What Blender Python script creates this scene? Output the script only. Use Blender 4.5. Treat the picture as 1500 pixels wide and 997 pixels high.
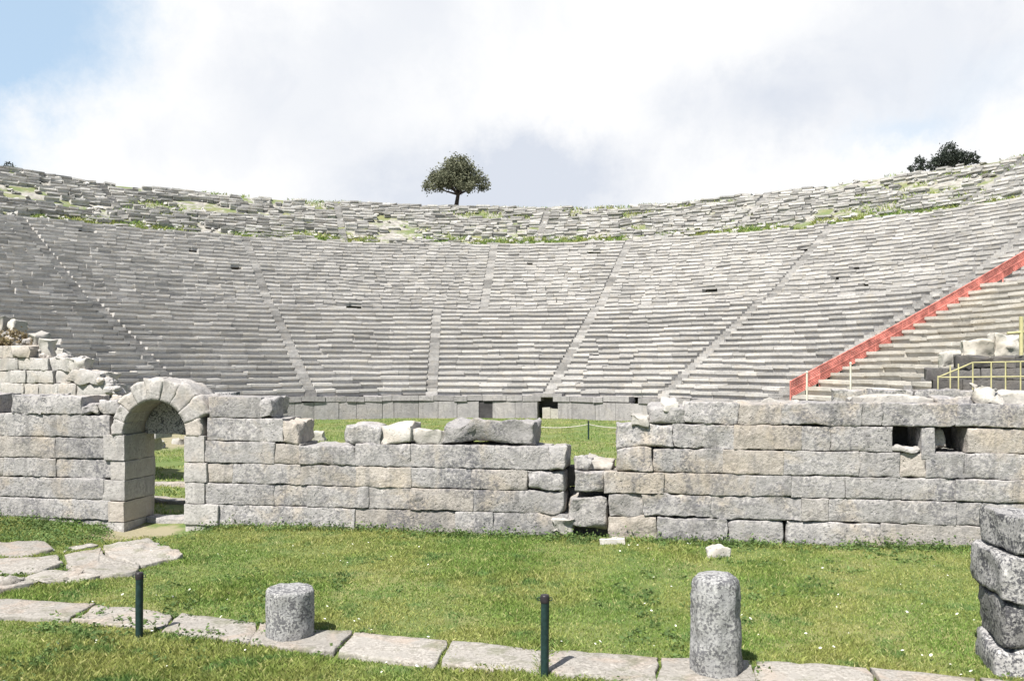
import bpy, math
import numpy as np
from mathutils import Vector, Matrix

R = math.radians
scene = bpy.context.scene
for o in list(bpy.data.objects):
    bpy.data.objects.remove(o)
COL = scene.collection

# ------------------------------------------------------------------ camera
EYE, F, HZ = 3.4, 1250.0, 538.0          # eye height, focal length in photo pixels, horizon row
cam_d = bpy.data.cameras.new("camera")
cam_d.sensor_width = 36.0
cam_d.lens = 36.0 * F / 1500.0
cam_d.shift_y = (HZ - 498.5) / 1500.0
cam_d.clip_end = 6000
cam = bpy.data.objects.new("camera", cam_d)
cam.location = (0, 0, EYE)
cam.rotation_euler = (R(90), 0, 0)
COL.objects.link(cam)
scene.camera = cam

# ------------------------------------------------------------------ sun and sky
SUN_EL, SUN_AZ = 55.0, 212.0             # azimuth clockwise from +Y
sd = Vector((math.sin(R(SUN_AZ)) * math.cos(R(SUN_EL)), math.cos(R(SUN_AZ)) * math.cos(R(SUN_EL)), math.sin(R(SUN_EL))))
sun_d = bpy.data.lights.new("sun", 'SUN')
sun_d.energy = 5.0
sun_d.angle = R(0.6)
sun_d.color = (1.0, 0.955, 0.88)
sun = bpy.data.objects.new("sun", sun_d)
sun.rotation_euler = sd.to_track_quat('Z', 'Y').to_euler()
sun.location = (-30, -30, 60)
COL.objects.link(sun)

scene.view_settings.view_transform = 'Standard'
scene.view_settings.look = 'None'
scene.view_settings.gamma = 1
scene.view_settings.exposure = 0.92

world = bpy.data.worlds.new("World")
scene.world = world
world.use_nodes = True


class NT:
    """tiny helper to wire nodes"""
    def __init__(s, tree):
        s.t = tree
        s.n = tree.nodes
        s.l = tree.links

    def node(s, typ, inputs=None, **kw):
        nd = s.n.new(typ)
        for k, v in kw.items():
            setattr(nd, k, v)
        for k, v in (inputs or {}).items():
            s.set(nd.inputs[k], v)
        return nd

    def set(s, sock, v):
        if isinstance(v, bpy.types.NodeSocket):
            s.l.new(v, sock)
        elif isinstance(v, (tuple, list)) and len(v) == 3 and sock.type == 'RGBA':
            sock.default_value = (*v, 1)
        else:
            sock.default_value = v

    def math(s, op, a, b=0.0, c=0.0, clamp=False):
        nd = s.node('ShaderNodeMath', {0: a, 1: b, 2: c}, operation=op)
        nd.use_clamp = clamp
        return nd.outputs[0]

    def vmath(s, op, a, b=(0, 0, 0)):
        nd = s.node('ShaderNodeVectorMath', {0: a, 1: b}, operation=op)
        return nd.outputs['Value'] if op in ('DOT_PRODUCT', 'LENGTH') else nd.outputs[0]

    def scale(s, v, f):
        nd = s.node('ShaderNodeVectorMath', {0: v}, operation='SCALE')
        nd.inputs['Scale'].default_value = f
        return nd.outputs[0]

    def noise(s, vec, scale, detail=4, rough=0.55, dist=0.0):
        return s.node('ShaderNodeTexNoise', {'Vector': vec, 'Scale': scale, 'Detail': detail, 'Roughness': rough, 'Distortion': dist})

    def ramp(s, fac, a, b, lo=0.0, hi=1.0, smooth=True):
        nd = s.node('ShaderNodeMapRange', {'Value': fac, 'From Min': a, 'From Max': b, 'To Min': lo, 'To Max': hi})
        nd.interpolation_type = 'SMOOTHSTEP' if smooth else 'LINEAR'
        return nd.outputs[0]

    def mix(s, fac, a, b, blend='MIX'):
        nd = s.node('ShaderNodeMix', data_type='RGBA', blend_type=blend)
        s.set(nd.inputs[0], fac)
        s.set(nd.inputs[6], a)
        s.set(nd.inputs[7], b)
        return nd.outputs[2]


def build_world():
    w = NT(world.node_tree)
    w.n.clear()
    out = w.node('ShaderNodeOutputWorld')
    sky = w.node('ShaderNodeTexSky', sky_type='NISHITA')
    sky.sun_disc = False
    sky.sun_elevation = R(SUN_EL)
    sky.sun_rotation = R(SUN_AZ)
    sky.altitude = 600
    dirv = w.node('ShaderNodeTexCoord').outputs['Generated']
    wn = w.noise(dirv, 3.5, 10, 0.68)
    warp = w.scale(w.vmath('SUBTRACT', wn.outputs['Color'], (0.5, 0.5, 0.5)), 0.26)
    dw = w.vmath('NORMALIZE', w.vmath('ADD', dirv, warp))

    def blob(dx, dz, rin, rout, stretch=1.0):
        d = Vector((dx, 1.0, dz)).normalized()
        dd = w.vmath('SUBTRACT', dw, tuple(d))
        dd = w.vmath('MULTIPLY', dd, (1.0, 1.0, stretch))
        return w.ramp(w.vmath('LENGTH', dd), rin, rout, 1.0, 0.0)

    # general cover: mostly thick bright cloud with gaps further round the sky
    cn = w.noise(dirv, 2.2, 9, 0.58, 0.3)
    front = w.ramp(w.vmath('DOT_PRODUCT', dirv, (0, 1, 0.15)), 0.35, 0.75)
    cover = w.math('ADD', w.ramp(cn.outputs['Fac'], 0.58, 0.70), front, clamp=True)
    # breaks where blue shows
    gap = w.math('ADD', blob(-0.575, 0.425, 0.04, 0.150, 1.1), w.math('MULTIPLY', blob(-0.67, 0.30, 0.02, 0.115, 0.7), 0.9), clamp=True)
    gap2 = w.math('MULTIPLY', blob(0.475, 0.285, 0.0, 0.085, 2.2), 0.42)
    gap3 = w.math('MULTIPLY', blob(0.56, 0.33, 0.0, 0.12, 2.0), 0.22)
    gaps = w.math('ADD', w.math('ADD', gap, gap2), gap3, clamp=True)
    cover = w.math('MULTIPLY', cover, w.math('SUBTRACT', 1.0, gaps), clamp=True)
    # shaded undersides of the clouds
    g = w.math('MULTIPLY', blob(-0.07, 0.185, 0.0, 0.25, 1.9), 0.95)
    for (dx, dz, ri, ro, st, k) in ((-0.27, 0.315, 0.02, 0.15, 1.4, 0.40), (-0.12, 0.40, 0.02, 0.17, 1.5, 0.45), (0.06, 0.21, 0.02, 0.16, 1.8, 0.55),
                                    (0.28, 0.30, 0.02, 0.14, 1.8, 0.42), (0.46, 0.38, 0.02, 0.22, 2.0, 0.50), (-0.38, 0.25, 0.0, 0.12, 2.2, 0.2)):
        g = w.math('ADD', g, w.math('MULTIPLY', blob(dx, dz, ri, ro, st), k * 1.2), clamp=True)
    fine = w.ramp(w.noise(dirv, 7.0, 8, 0.6, 0.4).outputs['Fac'], 0.42, 0.74, 0.0, 0.34)
    g = w.math('ADD', g, fine, clamp=True)
    cloud = w.mix(g, (0.555, 0.555, 0.555), (0.385, 0.41, 0.458))
    skyc = w.mix(1.0, sky.outputs[0], (0.06, 0.06, 0.06), 'MULTIPLY')
    haze = w.mix(front, skyc, w.mix(0.6, skyc, (0.39, 0.51, 0.63)))
    col = w.mix(cover, haze, cloud)
    bg = w.node('ShaderNodeBackground', {'Color': col, 'Strength': 1.0})
    w.l.new(bg.outputs[0], out.inputs[0])


build_world()

# ------------------------------------------------------------------ helpers
rng = np.random.default_rng(7)


def P(px, py, D):
    """world point seen at photo pixel (px,py) at depth D"""
    return np.array([(px - 750.0) / F * D, D, EYE + (HZ - py) / F * D])


def _hash(ix, iy, iz, seed):
    h = (ix.astype(np.int64) * 374761393 + iy.astype(np.int64) * 668265263 + iz.astype(np.int64) * 2147483647 + seed * 144665) & 0xffffffff
    h = ((h ^ (h >> 13)) * 1274126177) & 0xffffffff
    h = h ^ (h >> 16)
    return (h & 0xffff) / 32767.5 - 1.0


def vnoise(p, seed=0):
    p = np.asarray(p, float)
    i = np.floor(p).astype(np.int64)
    f = p - i
    f = f * f * (3 - 2 * f)
    r = 0
    for dx in (0, 1):
        wx = f[..., 0] if dx else 1 - f[..., 0]
        for dy in (0, 1):
            wy = f[..., 1] if dy else 1 - f[..., 1]
            for dz in (0, 1):
                wz = f[..., 2] if dz else 1 - f[..., 2]
                r = r + wx * wy * wz * _hash(i[..., 0] + dx, i[..., 1] + dy, i[..., 2] + dz, seed)
    return r


def fbm(p, seed=0, oct=3):
    r, a = 0, 1.0
    p = np.asarray(p, float)
    for k in range(oct):
        r = r + a * vnoise(p * (2.03 ** k) + 17.3 * k, seed + k)
        a *= 0.5
    return r


def n2(x, y, s, seed=0, oct=3):
    x, y = np.broadcast_arrays(np.asarray(x, float), np.asarray(y, float))
    return fbm(np.stack([x * s, y * s, np.zeros_like(x) + 0.37], -1), seed, oct)


def smooth(a, b, x):
    t = np.clip((np.asarray(x, float) - a) / (b - a), 0, 1)
    return t * t * (3 - 2 * t)


class MB:
    """collects polygons, links them as ONE mesh object"""
    def __init__(s):
        s.v, s.f, s.nv = [], {3: [], 4: []}, 0

    def add(s, v, f):
        v = np.asarray(v, float)
        f = np.asarray(f, int)
        s.f[f.shape[1]].append(f + s.nv)
        s.v.append(v)
        s.nv += len(v)

    def build(s, name, mat, parent=None, smooth_shade=True, origin=None):
        v = np.concatenate(s.v)
        if parent is not None:
            q = parent
            org = np.zeros(3)
            while q is not None:
                org = org + np.array(q.location)
                q = q.parent
        elif origin is not None:
            org = np.array(origin, float)
        else:
            org = np.array([(v[:, 0].min() + v[:, 0].max()) / 2, (v[:, 1].min() + v[:, 1].max()) / 2, v[:, 2].min()])
        v = v - org
        me = bpy.data.meshes.new(name)
        me.vertices.add(len(v))
        me.vertices.foreach_set('co', v.ravel())
        idx, starts, c = [], [], 0
        for k in (3, 4):
            if s.f[k]:
                ff = np.concatenate(s.f[k])
                idx.append(ff.ravel())
                starts.append(c + np.arange(len(ff)) * k)
                c += len(ff) * k
        idx = np.concatenate(idx)
        starts = np.concatenate(starts)
        me.loops.add(len(idx))
        me.loops.foreach_set('vertex_index', idx.astype(np.int32))
        me.polygons.add(len(starts))
        me.polygons.foreach_set('loop_start', starts.astype(np.int32))
        me.update(calc_edges=True)
        me.validate()
        me.polygons.foreach_set('use_smooth', np.full(len(me.polygons), smooth_shade))
        me.materials.append(mat)
        o = bpy.data.objects.new(name, me)
        COL.objects.link(o)
        if parent is not None:
            o.parent = parent
        else:
            o.location = org
        return o


def tag(o, label=None, cat=None, group=None, kind=None):
    if label and not kind:
        kind = 'thing'
    for k, v in (('label', label), ('category', cat), ('group', group), ('kind', kind)):
        if v:
            o[k] = v
    return o


def empty(name, loc, label=None, cat=None, group=None, parent=None):
    o = bpy.data.objects.new(name, None)
    o.empty_display_size = 0.3
    COL.objects.link(o)
    o.location = tuple(float(a) for a in loc)
    if parent is not None:
        o.parent = parent
    tag(o, label, cat, group)
    return o


_shell = {}


def shell(nx, ny, nz):
    key = (nx, ny, nz)
    if key in _shell:
        return _shell[key]
    I, J, K = np.meshgrid(np.arange(nx + 1), np.arange(ny + 1), np.arange(nz + 1), indexing='ij')
    m = (I == 0) | (I == nx) | (J == 0) | (J == ny) | (K == 0) | (K == nz)
    idx = np.full(m.shape, -1)
    idx[m] = np.arange(m.sum())
    fs = []

    def q(a, b, c, d, flip):
        arr = np.stack([a.ravel(), b.ravel(), c.ravel(), d.ravel()], -1)
        fs.append(arr[:, ::-1] if flip else arr)
    for e, fl in ((0, True), (nx, False)):
        g = idx[e]
        q(g[:-1, :-1], g[1:, :-1], g[1:, 1:], g[:-1, 1:], fl)
    for e, fl in ((0, False), (ny, True)):
        g = idx[:, e]
        q(g[:-1, :-1], g[1:, :-1], g[1:, 1:], g[:-1, 1:], fl)
    for e, fl in ((0, True), (nz, False)):
        g = idx[:, :, e]
        q(g[:-1, :-1], g[1:, :-1], g[1:, 1:], g[:-1, 1:], fl)
    r = (np.stack([I[m], J[m], K[m]], -1), np.concatenate(fs))
    _shell[key] = r
    return r


def lin(h, r, step):
    n = max(1, int(round((2 * h - 2 * r) / step)))
    return np.concatenate([[-h, -h + r * 0.35], np.linspace(-h + r, h - r, n + 1), [h - r * 0.35, h]])


def stone(L, D, H, seed, rough=0.02, rnd=0.05, step=0.12, bulge=0.0, big=0.0, warp=None):
    """weathered ashlar block, centred; L along x, D along y, H along z"""
    hx, hy, hz = L / 2, D / 2, H / 2
    rnd = min(rnd, hx * 0.5, hy * 0.5, hz * 0.5)
    ax, ay, az = lin(hx, rnd, step), lin(hy, rnd, step * 1.6), lin(hz, rnd, step)
    ijk, f = shell(len(ax) - 1, len(ay) - 1, len(az) - 1)
    p = np.stack([ax[ijk[:, 0]], ay[ijk[:, 1]], az[ijk[:, 2]]], -1)
    h = np.array([hx, hy, hz])
    q = np.clip(p, -(h - rnd), h - rnd)
    d = p - q
    ln = np.linalg.norm(d, axis=1, keepdims=True)
    mx = np.abs(d).max(axis=1, keepdims=True)
    s = seed * 7.31
    off = np.array([s, s * 0.7, s * 1.3])
    dr_ = np.where(ln > 1e-9, d / np.maximum(ln, 1e-9) * mx, 0)
    wear = np.clip(0.45 + 1.1 * fbm(p * 3.1 + off + 77, 33, 3), 0, 1.35)[:, None]   # worn here, crisp there
    p = q + d * (1 - wear) + dr_ * wear
    n1 = np.stack([fbm(p * 7.5 + off + k * 31, k, 3) for k in range(3)], -1)
    nb = np.stack([fbm(p * 1.7 + off + k * 57 + 9, 10 + k, 2) for k in range(3)], -1)
    p = p + n1 * rough + nb * ((rough * 1.4 if warp is None else warp) + big)
    if bulge:
        e = np.clip(1 - np.abs(p[:, 0]) / hx, 0, 1) ** 0.5 * np.clip(1 - np.abs(p[:, 2]) / hz, 0, 1) ** 0.5
        p[:, 1] -= np.where(p[:, 1] < 0, bulge * e, 0)
    return p, f


def rot(p, rz=0, rx=0, ry=0):
    m = Matrix.Rotation(rz, 3, 'Z') @ Matrix.Rotation(ry, 3, 'Y') @ Matrix.Rotation(rx, 3, 'X')
    return p @ np.array(m).T


def tube(mb, pts, rads, n=8, cap=True):
    pts = np.asarray(pts, float)
    rads = np.broadcast_to(np.asarray(rads, float), (len(pts),))
    rings = []
    up = np.array([0.13, 0.21, 0.97])
    for i, p in enumerate(pts):
        t = pts[min(i + 1, len(pts) - 1)] - pts[max(i - 1, 0)]
        t = t / (np.linalg.norm(t) + 1e-9)
        a = np.cross(t, up)
        if np.linalg.norm(a) < 0.1:
            a = np.cross(t, np.array([1.0, 0, 0]))
        a /= np.linalg.norm(a)
        b = np.cross(t, a)
        th = np.arange(n) / n * 2 * math.pi
        rings.append(p + rads[i] * (np.cos(th)[:, None] * a + np.sin(th)[:, None] * b))
    v = np.concatenate(rings)
    f = []
    for i in range(len(pts) - 1):
        for k in range(n):
            f.append((i * n + k, i * n + (k + 1) % n, (i + 1) * n + (k + 1) % n, (i + 1) * n + k))
    mb.add(v, f)
    if cap:
        for i, fl in ((0, 1), (len(pts) - 1, 0)):
            c = pts[i]
            vv = np.concatenate([rings[i], [c]])
            mb.add(vv, [((k + 1) % n, k, n) if not fl else (k, (k + 1) % n, n) for k in range(n)])


# ------------------------------------------------------------------ materials
def mat_base(name):
    m = bpy.data.materials.new(name)
    m.use_nodes = True
    t = NT(m.node_tree)
    b = t.n['Principled BSDF']
    b.inputs['Roughness'].default_value = 0.92
    b.inputs['Specular IOR Level'].default_value = 0.25
    return m, t, b


def stone_mat(name, light, mid, dark, lichen=0.35, warm=0.25, warmc=(0.40, 0.33, 0.24), scale=1.0, bump=0.25, var=0.35, island=True, moss=0.0, spots=1.0, streak=0.0, lthr=0.56, patch=0.0):
    m, t, b = mat_base(name)
    geo = t.node('ShaderNodeNewGeometry')
    pos = geo.outputs['Position']
    isl = t.math('FRACT', t.math('ADD', geo.outputs['Random Per Island'], t.math('MULTIPLY', t.node('ShaderNodeObjectInfo').outputs['Random'], 7.13)))
    big = t.noise(pos, 0.55 * scale, 3, 0.6).outputs['Fac']
    med = t.noise(pos, 2.6 * scale, 6, 0.65, 0.4).outputs['Fac']
    fin = t.noise(pos, 14.0 * scale, 5, 0.7).outputs['Fac']
    c = t.mix(t.ramp(med, 0.36, 0.64), mid, light)
    wm = t.math('MULTIPLY', t.ramp(t.noise(pos, 0.9 * scale, 4, 0.6, 0.8).outputs['Fac'], 0.48, 0.66), warm)
    c = t.mix(wm, c, warmc)
    li = t.math('MULTIPLY', t.ramp(t.math('ADD', t.math('MULTIPLY', fin, 0.6), t.math('MULTIPLY', med, 0.5)), lthr, lthr + 0.12), lichen)
    c = t.mix(li, c, dark)
    # pits and dark lichen dots
    vor = t.node('ShaderNodeTexVoronoi', {'Vector': t.vmath('ADD', pos, t.scale(t.noise(pos, 6 * scale, 3).outputs['Color'], 0.25)), 'Scale': 9.0 * scale})
    dots = t.math('MULTIPLY', t.math('MULTIPLY', t.ramp(vor.outputs['Distance'], 0.12, 0.30, 1, 0), t.ramp(big, 0.42, 0.58)), 0.55 * spots)
    c = t.mix(dots, c, dark)
    # pale crust lichen
    pale = t.math('MULTIPLY', t.ramp(t.noise(pos, 5.5 * scale, 4, 0.7, 0.6).outputs['Fac'], 0.60, 0.70), 0.55)
    c = t.mix(pale, c, tuple(min(1, a * 1.35) for a in light))
    if patch:
        ri0 = isl
        rr0 = t.math('FRACT', t.math('MULTIPLY', ri0, 17.31))
        c = t.mix(t.ramp(rr0, 0.70, 0.95, 0.0, 0.45), c, warmc)                        # some stones warmer
        rr1 = t.math('FRACT', t.math('MULTIPLY', ri0, 43.7))
        c = t.mix(t.ramp(rr1, 0.72, 0.98, 0.0, 0.40), c, tuple(0.75 * a for a in mid))  # some greyer
        lp = t.math('MULTIPLY', t.ramp(t.noise(pos, 0.55, 6, 0.7, 0.8).outputs['Fac'], 0.50, 0.62), patch)
        c = t.mix(t.math('MULTIPLY', lp, t.ramp(fin, 0.35, 0.6)), c, dark)
    if streak:
        sp = t.vmath('MULTIPLY', pos, (2.6, 2.6, 0.55))
        stn = t.math('MULTIPLY', t.ramp(t.noise(sp, 1.6, 5, 0.65).outputs['Fac'], 0.50, 0.68), streak)
        c = t.mix(stn, c, tuple(0.55 * a for a in mid))
    if moss:
        mo = t.math('MULTIPLY', t.ramp(t.noise(pos, 1.3 * scale, 5, 0.65).outputs['Fac'], 0.52, 0.66), moss)
        c = t.mix(mo, c, (0.085, 0.10, 0.035))
    if island:
        ri = isl
        k = t.ramp(ri, 0, 1, 1 - var, 1 + var, smooth=False)
        hsv = t.node('ShaderNodeHueSaturation', {'Color': c, 'Value': k})
        c = hsv.outputs[0]
    t.set(b.inputs['Base Color'], c)
    hgt = t.math('ADD', t.math('MULTIPLY', med, 0.6), t.math('MULTIPLY', fin, 0.4))
    hgt = t.math('SUBTRACT', hgt, t.math('MULTIPLY', dots, 0.3))
    bm = t.node('ShaderNodeBump', {'Height': hgt, 'Strength': bump * 2.0, 'Distance': 0.05 / scale})
    t.set(b.inputs['Normal'], bm.outputs[0])
    return m


def plain_mat(name, col, rough=0.6, metal=0.0, vary=0.25, vs=20.0):
    m, t, b = mat_base(name)
    pos = t.node('ShaderNodeNewGeometry').outputs['Position']
    nz = t.noise(pos, vs, 4, 0.6).outputs['Fac']
    c = t.mix(t.ramp(nz, 0.3, 0.7), tuple(a * (1 - vary) for a in col), tuple(min(1, a * (1 + vary)) for a in col))
    t.set(b.inputs['Base Color'], c)
    b.inputs['Roughness'].default_value = rough
    b.inputs['Metallic'].default_value = metal
    return m


M = {}
M['wall'] = stone_mat('wall_limestone', (0.45, 0.43, 0.418), (0.305, 0.295, 0.293), (0.10, 0.10, 0.115), 0.60, 0.55, (0.42, 0.355, 0.275), 1.15, 0.65, 0.08, streak=0.6, lthr=0.515, patch=0.75)
M['arch'] = stone_mat('arch_limestone', (0.46, 0.44, 0.425), (0.34, 0.325, 0.315), (0.15, 0.148, 0.15), 0.45, 0.4, (0.44, 0.375, 0.305), 1.15, 0.45, 0.08, streak=0.4, lthr=0.53, patch=0.35)
M['rock'] = stone_mat('bleached_rock', (0.46, 0.44, 0.41), (0.33, 0.315, 0.295), (0.15, 0.145, 0.14), 0.35, 0.3, (0.42, 0.35, 0.28), 1.5, 0.4, 0.15)
M['slab'] = stone_mat('pale_paving', (0.37, 0.348, 0.32), (0.265, 0.25, 0.23), (0.12, 0.11, 0.095), 0.55, 0.5, (0.36, 0.285, 0.23), 1.6, 0.5, 0.12, moss=0.38, lthr=0.505)
M['stub'] = stone_mat('speckled_column', (0.43, 0.43, 0.42), (0.27, 0.27, 0.275), (0.085, 0.085, 0.095), 0.9, 0.1, (0.36, 0.33, 0.27), 2.2, 0.5, 0.05, spots=1.7, lthr=0.50)
M['dark'] = stone_mat('lichened_pier_shade_lintel', (0.45, 0.44, 0.43), (0.26, 0.255, 0.255), (0.055, 0.056, 0.065), 0.95, 0.1, (0.3, 0.28, 0.25), 2.0, 0.6, 0.25, spots=1.6, lthr=0.50)
M['seat'] = stone_mat('seat_limestone', (0.455, 0.443, 0.422), (0.32, 0.312, 0.307), (0.12, 0.12, 0.128), 0.45, 0.4, (0.42, 0.38, 0.315), 2.4, 0.3, 0.19)
M['ruin'] = stone_mat('ruined_seat_limestone', (0.46, 0.45, 0.43), (0.30, 0.295, 0.29), (0.10, 0.10, 0.108), 0.45, 0.35, (0.38, 0.33, 0.26), 1.8, 0.35, 0.30, moss=0.35)
M['stair'] = stone_mat('stair_limestone', (0.36, 0.35, 0.335), (0.245, 0.24, 0.235), (0.11, 0.11, 0.11), 0.5, 0.3, (0.34, 0.30, 0.25), 2.0, 0.3, 0.35)
M['new'] = stone_mat('restored_seat_limestone', (0.46, 0.44, 0.40), (0.36, 0.345, 0.315), (0.20, 0.19, 0.175), 0.25, 0.4, (0.42, 0.37, 0.29), 0.5, 0.25, 0.14)
M['podium'] = stone_mat('podium_slab', (0.33, 0.315, 0.315), (0.25, 0.24, 0.245), (0.13, 0.125, 0.13), 0.4, 0.25, (0.34, 0.3, 0.255), 0.6, 0.3, 0.16, streak=0.4)
M['green_post'] = plain_mat('dark_green_paint', (0.016, 0.035, 0.034), 0.45)
M['post_cap'] = plain_mat('dark_cap', (0.028, 0.024, 0.028), 0.4)
M['red'] = plain_mat('red_netting', (0.48, 0.17, 0.14), 0.6, 0, 0.45, 1.7)
M['yellow'] = plain_mat('yellow_paint', (0.43, 0.40, 0.22), 0.5, 0, 0.15, 4.0)
M['whitep'] = plain_mat('pale_pole_paint', (0.55, 0.53, 0.44), 0.5, 0, 0.1, 4.0)
M['rope'] = plain_mat('rope_fibre', (0.45, 0.43, 0.38), 0.9)
M['bark'] = plain_mat('dark_bark', (0.045, 0.036, 0.032), 0.95, 0, 0.4, 6.0)
M['petal'] = plain_mat('white_petal', (0.75, 0.75, 0.68), 0.7, 0, 0.1)
M['shut'] = plain_mat('dark_slab', (0.055, 0.052, 0.055), 0.85, 0, 0.3, 2.0)
M['hole'] = stone_mat('recess_shade_dark_stone', (0.13, 0.125, 0.12), (0.085, 0.08, 0.08), (0.04, 0.04, 0.04), 0.5, 0.1)  # recess shade put into the colour; also serves as dark stone elsewhere


def leaf_mat(name, c1, c2, trans=0.3):
    m, t, b = mat_base(name)
    g = t.node('ShaderNodeNewGeometry')
    pos = g.outputs['Position']
    big = t.noise(pos, 0.9, 3, 0.6).outputs['Fac']
    c = t.mix(g.outputs['Random Per Island'], c1, c2)
    hs = t.node('ShaderNodeHueSaturation', {'Color': c, 'Value': t.ramp(big, 0.3, 0.7, 0.75, 1.25)})
    t.set(b.inputs['Base Color'], hs.outputs[0])
    b.inputs['Roughness'].default_value = 0.7
    tr = t.node('ShaderNodeBsdfTranslucent', {'Color': hs.outputs[0]})
    mx = t.node('ShaderNodeMixShader', {0: trans})
    t.l.new(b.outputs[0], mx.inputs[1])
    t.l.new(tr.outputs[0], mx.inputs[2])
    t.l.new(mx.outputs[0], t.n['Material Output'].inputs[0])
    return m


M['leaf'] = leaf_mat('olive_leaf', (0.085, 0.095, 0.06), (0.22, 0.225, 0.15))
M['turfweed'] = leaf_mat('turf_weed_leaf', (0.08, 0.145, 0.045), (0.18, 0.25, 0.085), 0.35)
M['pine'] = leaf_mat('dark_shrub_leaf', (0.018, 0.026, 0.022), (0.05, 0.062, 0.045), 0.15)
M['weed'] = leaf_mat('weed_leaf', (0.16, 0.12, 0.07), (0.34, 0.28, 0.17), 0.3)


def grass_mat():
    m, t, b = mat_base('grass_blade')
    g = t.node('ShaderNodeNewGeometry')
    pos = g.outputs['Position']
    a = t.noise(pos, 0.35, 4, 0.6, 0.5).outputs['Fac']
    bb = t.noise(pos, 1.6, 4, 0.6).outputs['Fac']
    c = t.mix(t.ramp(a, 0.38, 0.62), (0.170, 0.260, 0.060), (0.275, 0.300, 0.092))
    c = t.mix(t.ramp(bb, 0.50, 0.68), c, (0.115, 0.205, 0.060))
    c = t.mix(t.ramp(g.outputs['Random Per Island'], 0.80, 1.0, 0, 0.75), c, (0.44, 0.40, 0.20))
    hs = t.node('ShaderNodeHueSaturation', {'Color': c, 'Value': t.ramp(g.outputs['Random Per Island'], 0, 0.8, 0.65, 1.35, False)})
    t.set(b.inputs['Base Color'], hs.outputs[0])
    b.inputs['Roughness'].default_value = 0.6
    tr = t.node('ShaderNodeBsdfTranslucent', {'Color': hs.outputs[0]})
    mx = t.node('ShaderNodeMixShader', {0: 0.35})
    t.l.new(b.outputs[0], mx.inputs[1])
    t.l.new(tr.outputs[0], mx.inputs[2])
    t.l.new(mx.outputs[0], t.n['Material Output'].inputs[0])
    return m


M['grass'] = grass_mat()

# ------------------------------------------------------------------ theatre layout
XC, YC = -4.2, 37.3                      # centre of the theatre's circles
AX = R(7.6)                              # its axis, clockwise from +Y
TH = R(11.1)                             # half the angle of one wedge
RP, RL, RD, RT = 20.2, 36.0, 50.8, 65.6  # podium, lower walkway, upper walkway, crest
ZP, ZL, ZD, ZT = 1.56, 8.27, 15.9, 22.9
A0, A1 = -R(103), R(88)                  # extent of the seats either side of the axis


def ring_xy(r, a):
    """a is measured from the theatre axis"""
    return XC + r * np.sin(a + AX), YC + r * np.cos(a + AX)


def on_ring(px, r):
    dx = (px - 750.0) / F
    A = 1 + dx * dx
    B = -2 * (dx * XC + YC)
    Cc = XC * XC + YC * YC - r * r
    Y = (-B + math.sqrt(B * B - 4 * A * Cc)) / (2 * A)
    return dx * Y, Y


def crest_mod(a):
    return 0.16 * fbm(np.stack([np.asarray(a) * 9, np.zeros_like(a), np.zeros_like(a)], -1), 5, 3) - 0.55 * np.exp(-((np.asarray(a) - R(12)) / R(16)) ** 2)


def terrain(x, y):
    x, y = np.asarray(x, float), np.asarray(y, float)
    r = np.hypot(x - XC, y - YC)
    a = np.arctan2(x - XC, y - YC) - AX
    a = (a + math.pi) % (2 * math.pi) - math.pi
    prof = np.interp(r, [0, RP + 0.9, RP + 1.6, RL, RD - 1.2, RD, RT, RT + 1.5, RT + 12, 200, 420], [0, 0, ZP - 0.15, ZL - 0.42, ZD - 0.42, ZD - 0.16, ZT - 0.12, ZT + 0.05, ZT + 0.1, ZT - 3, 0])
    up = smooth(RD - 3, RD + 4, r)
    prof = prof + up * (crest_mod(a) * smooth(RD, RT, r) + 0.10 * n2(x, y, 0.5, 3))
    mask = np.where(a < 0, 1 - smooth(R(100), R(118), -a), 1 - smooth(R(86), R(101), a))
    base = 0.035 * n2(x, y, 0.22, 1) + 0.025 * n2(x, y, 0.9, 2, 2)
    # dip in front of the arched gate, rise behind the viewer
    base = base - 0.24 * np.exp(-(((x + 8.2) / 1.6) ** 2 + ((y - 18.3) / 1.5) ** 2))
    base = base + 0.08 * smooth(5, 9, x) * np.exp(-((y - 15.5) / 3) ** 2)
    base = base + 1.75 * smooth(-8.3, -2.0, -y) * (1 - smooth(8, 40, -y))
    base = base + 0.45 * np.exp(-((x + 9.5) / 2.5) ** 2 - ((y - 15.4) / 2.2) ** 2) * 0
    return base * (1 - mask * smooth(RP, RP + 4, r)) + prof * mask


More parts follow.
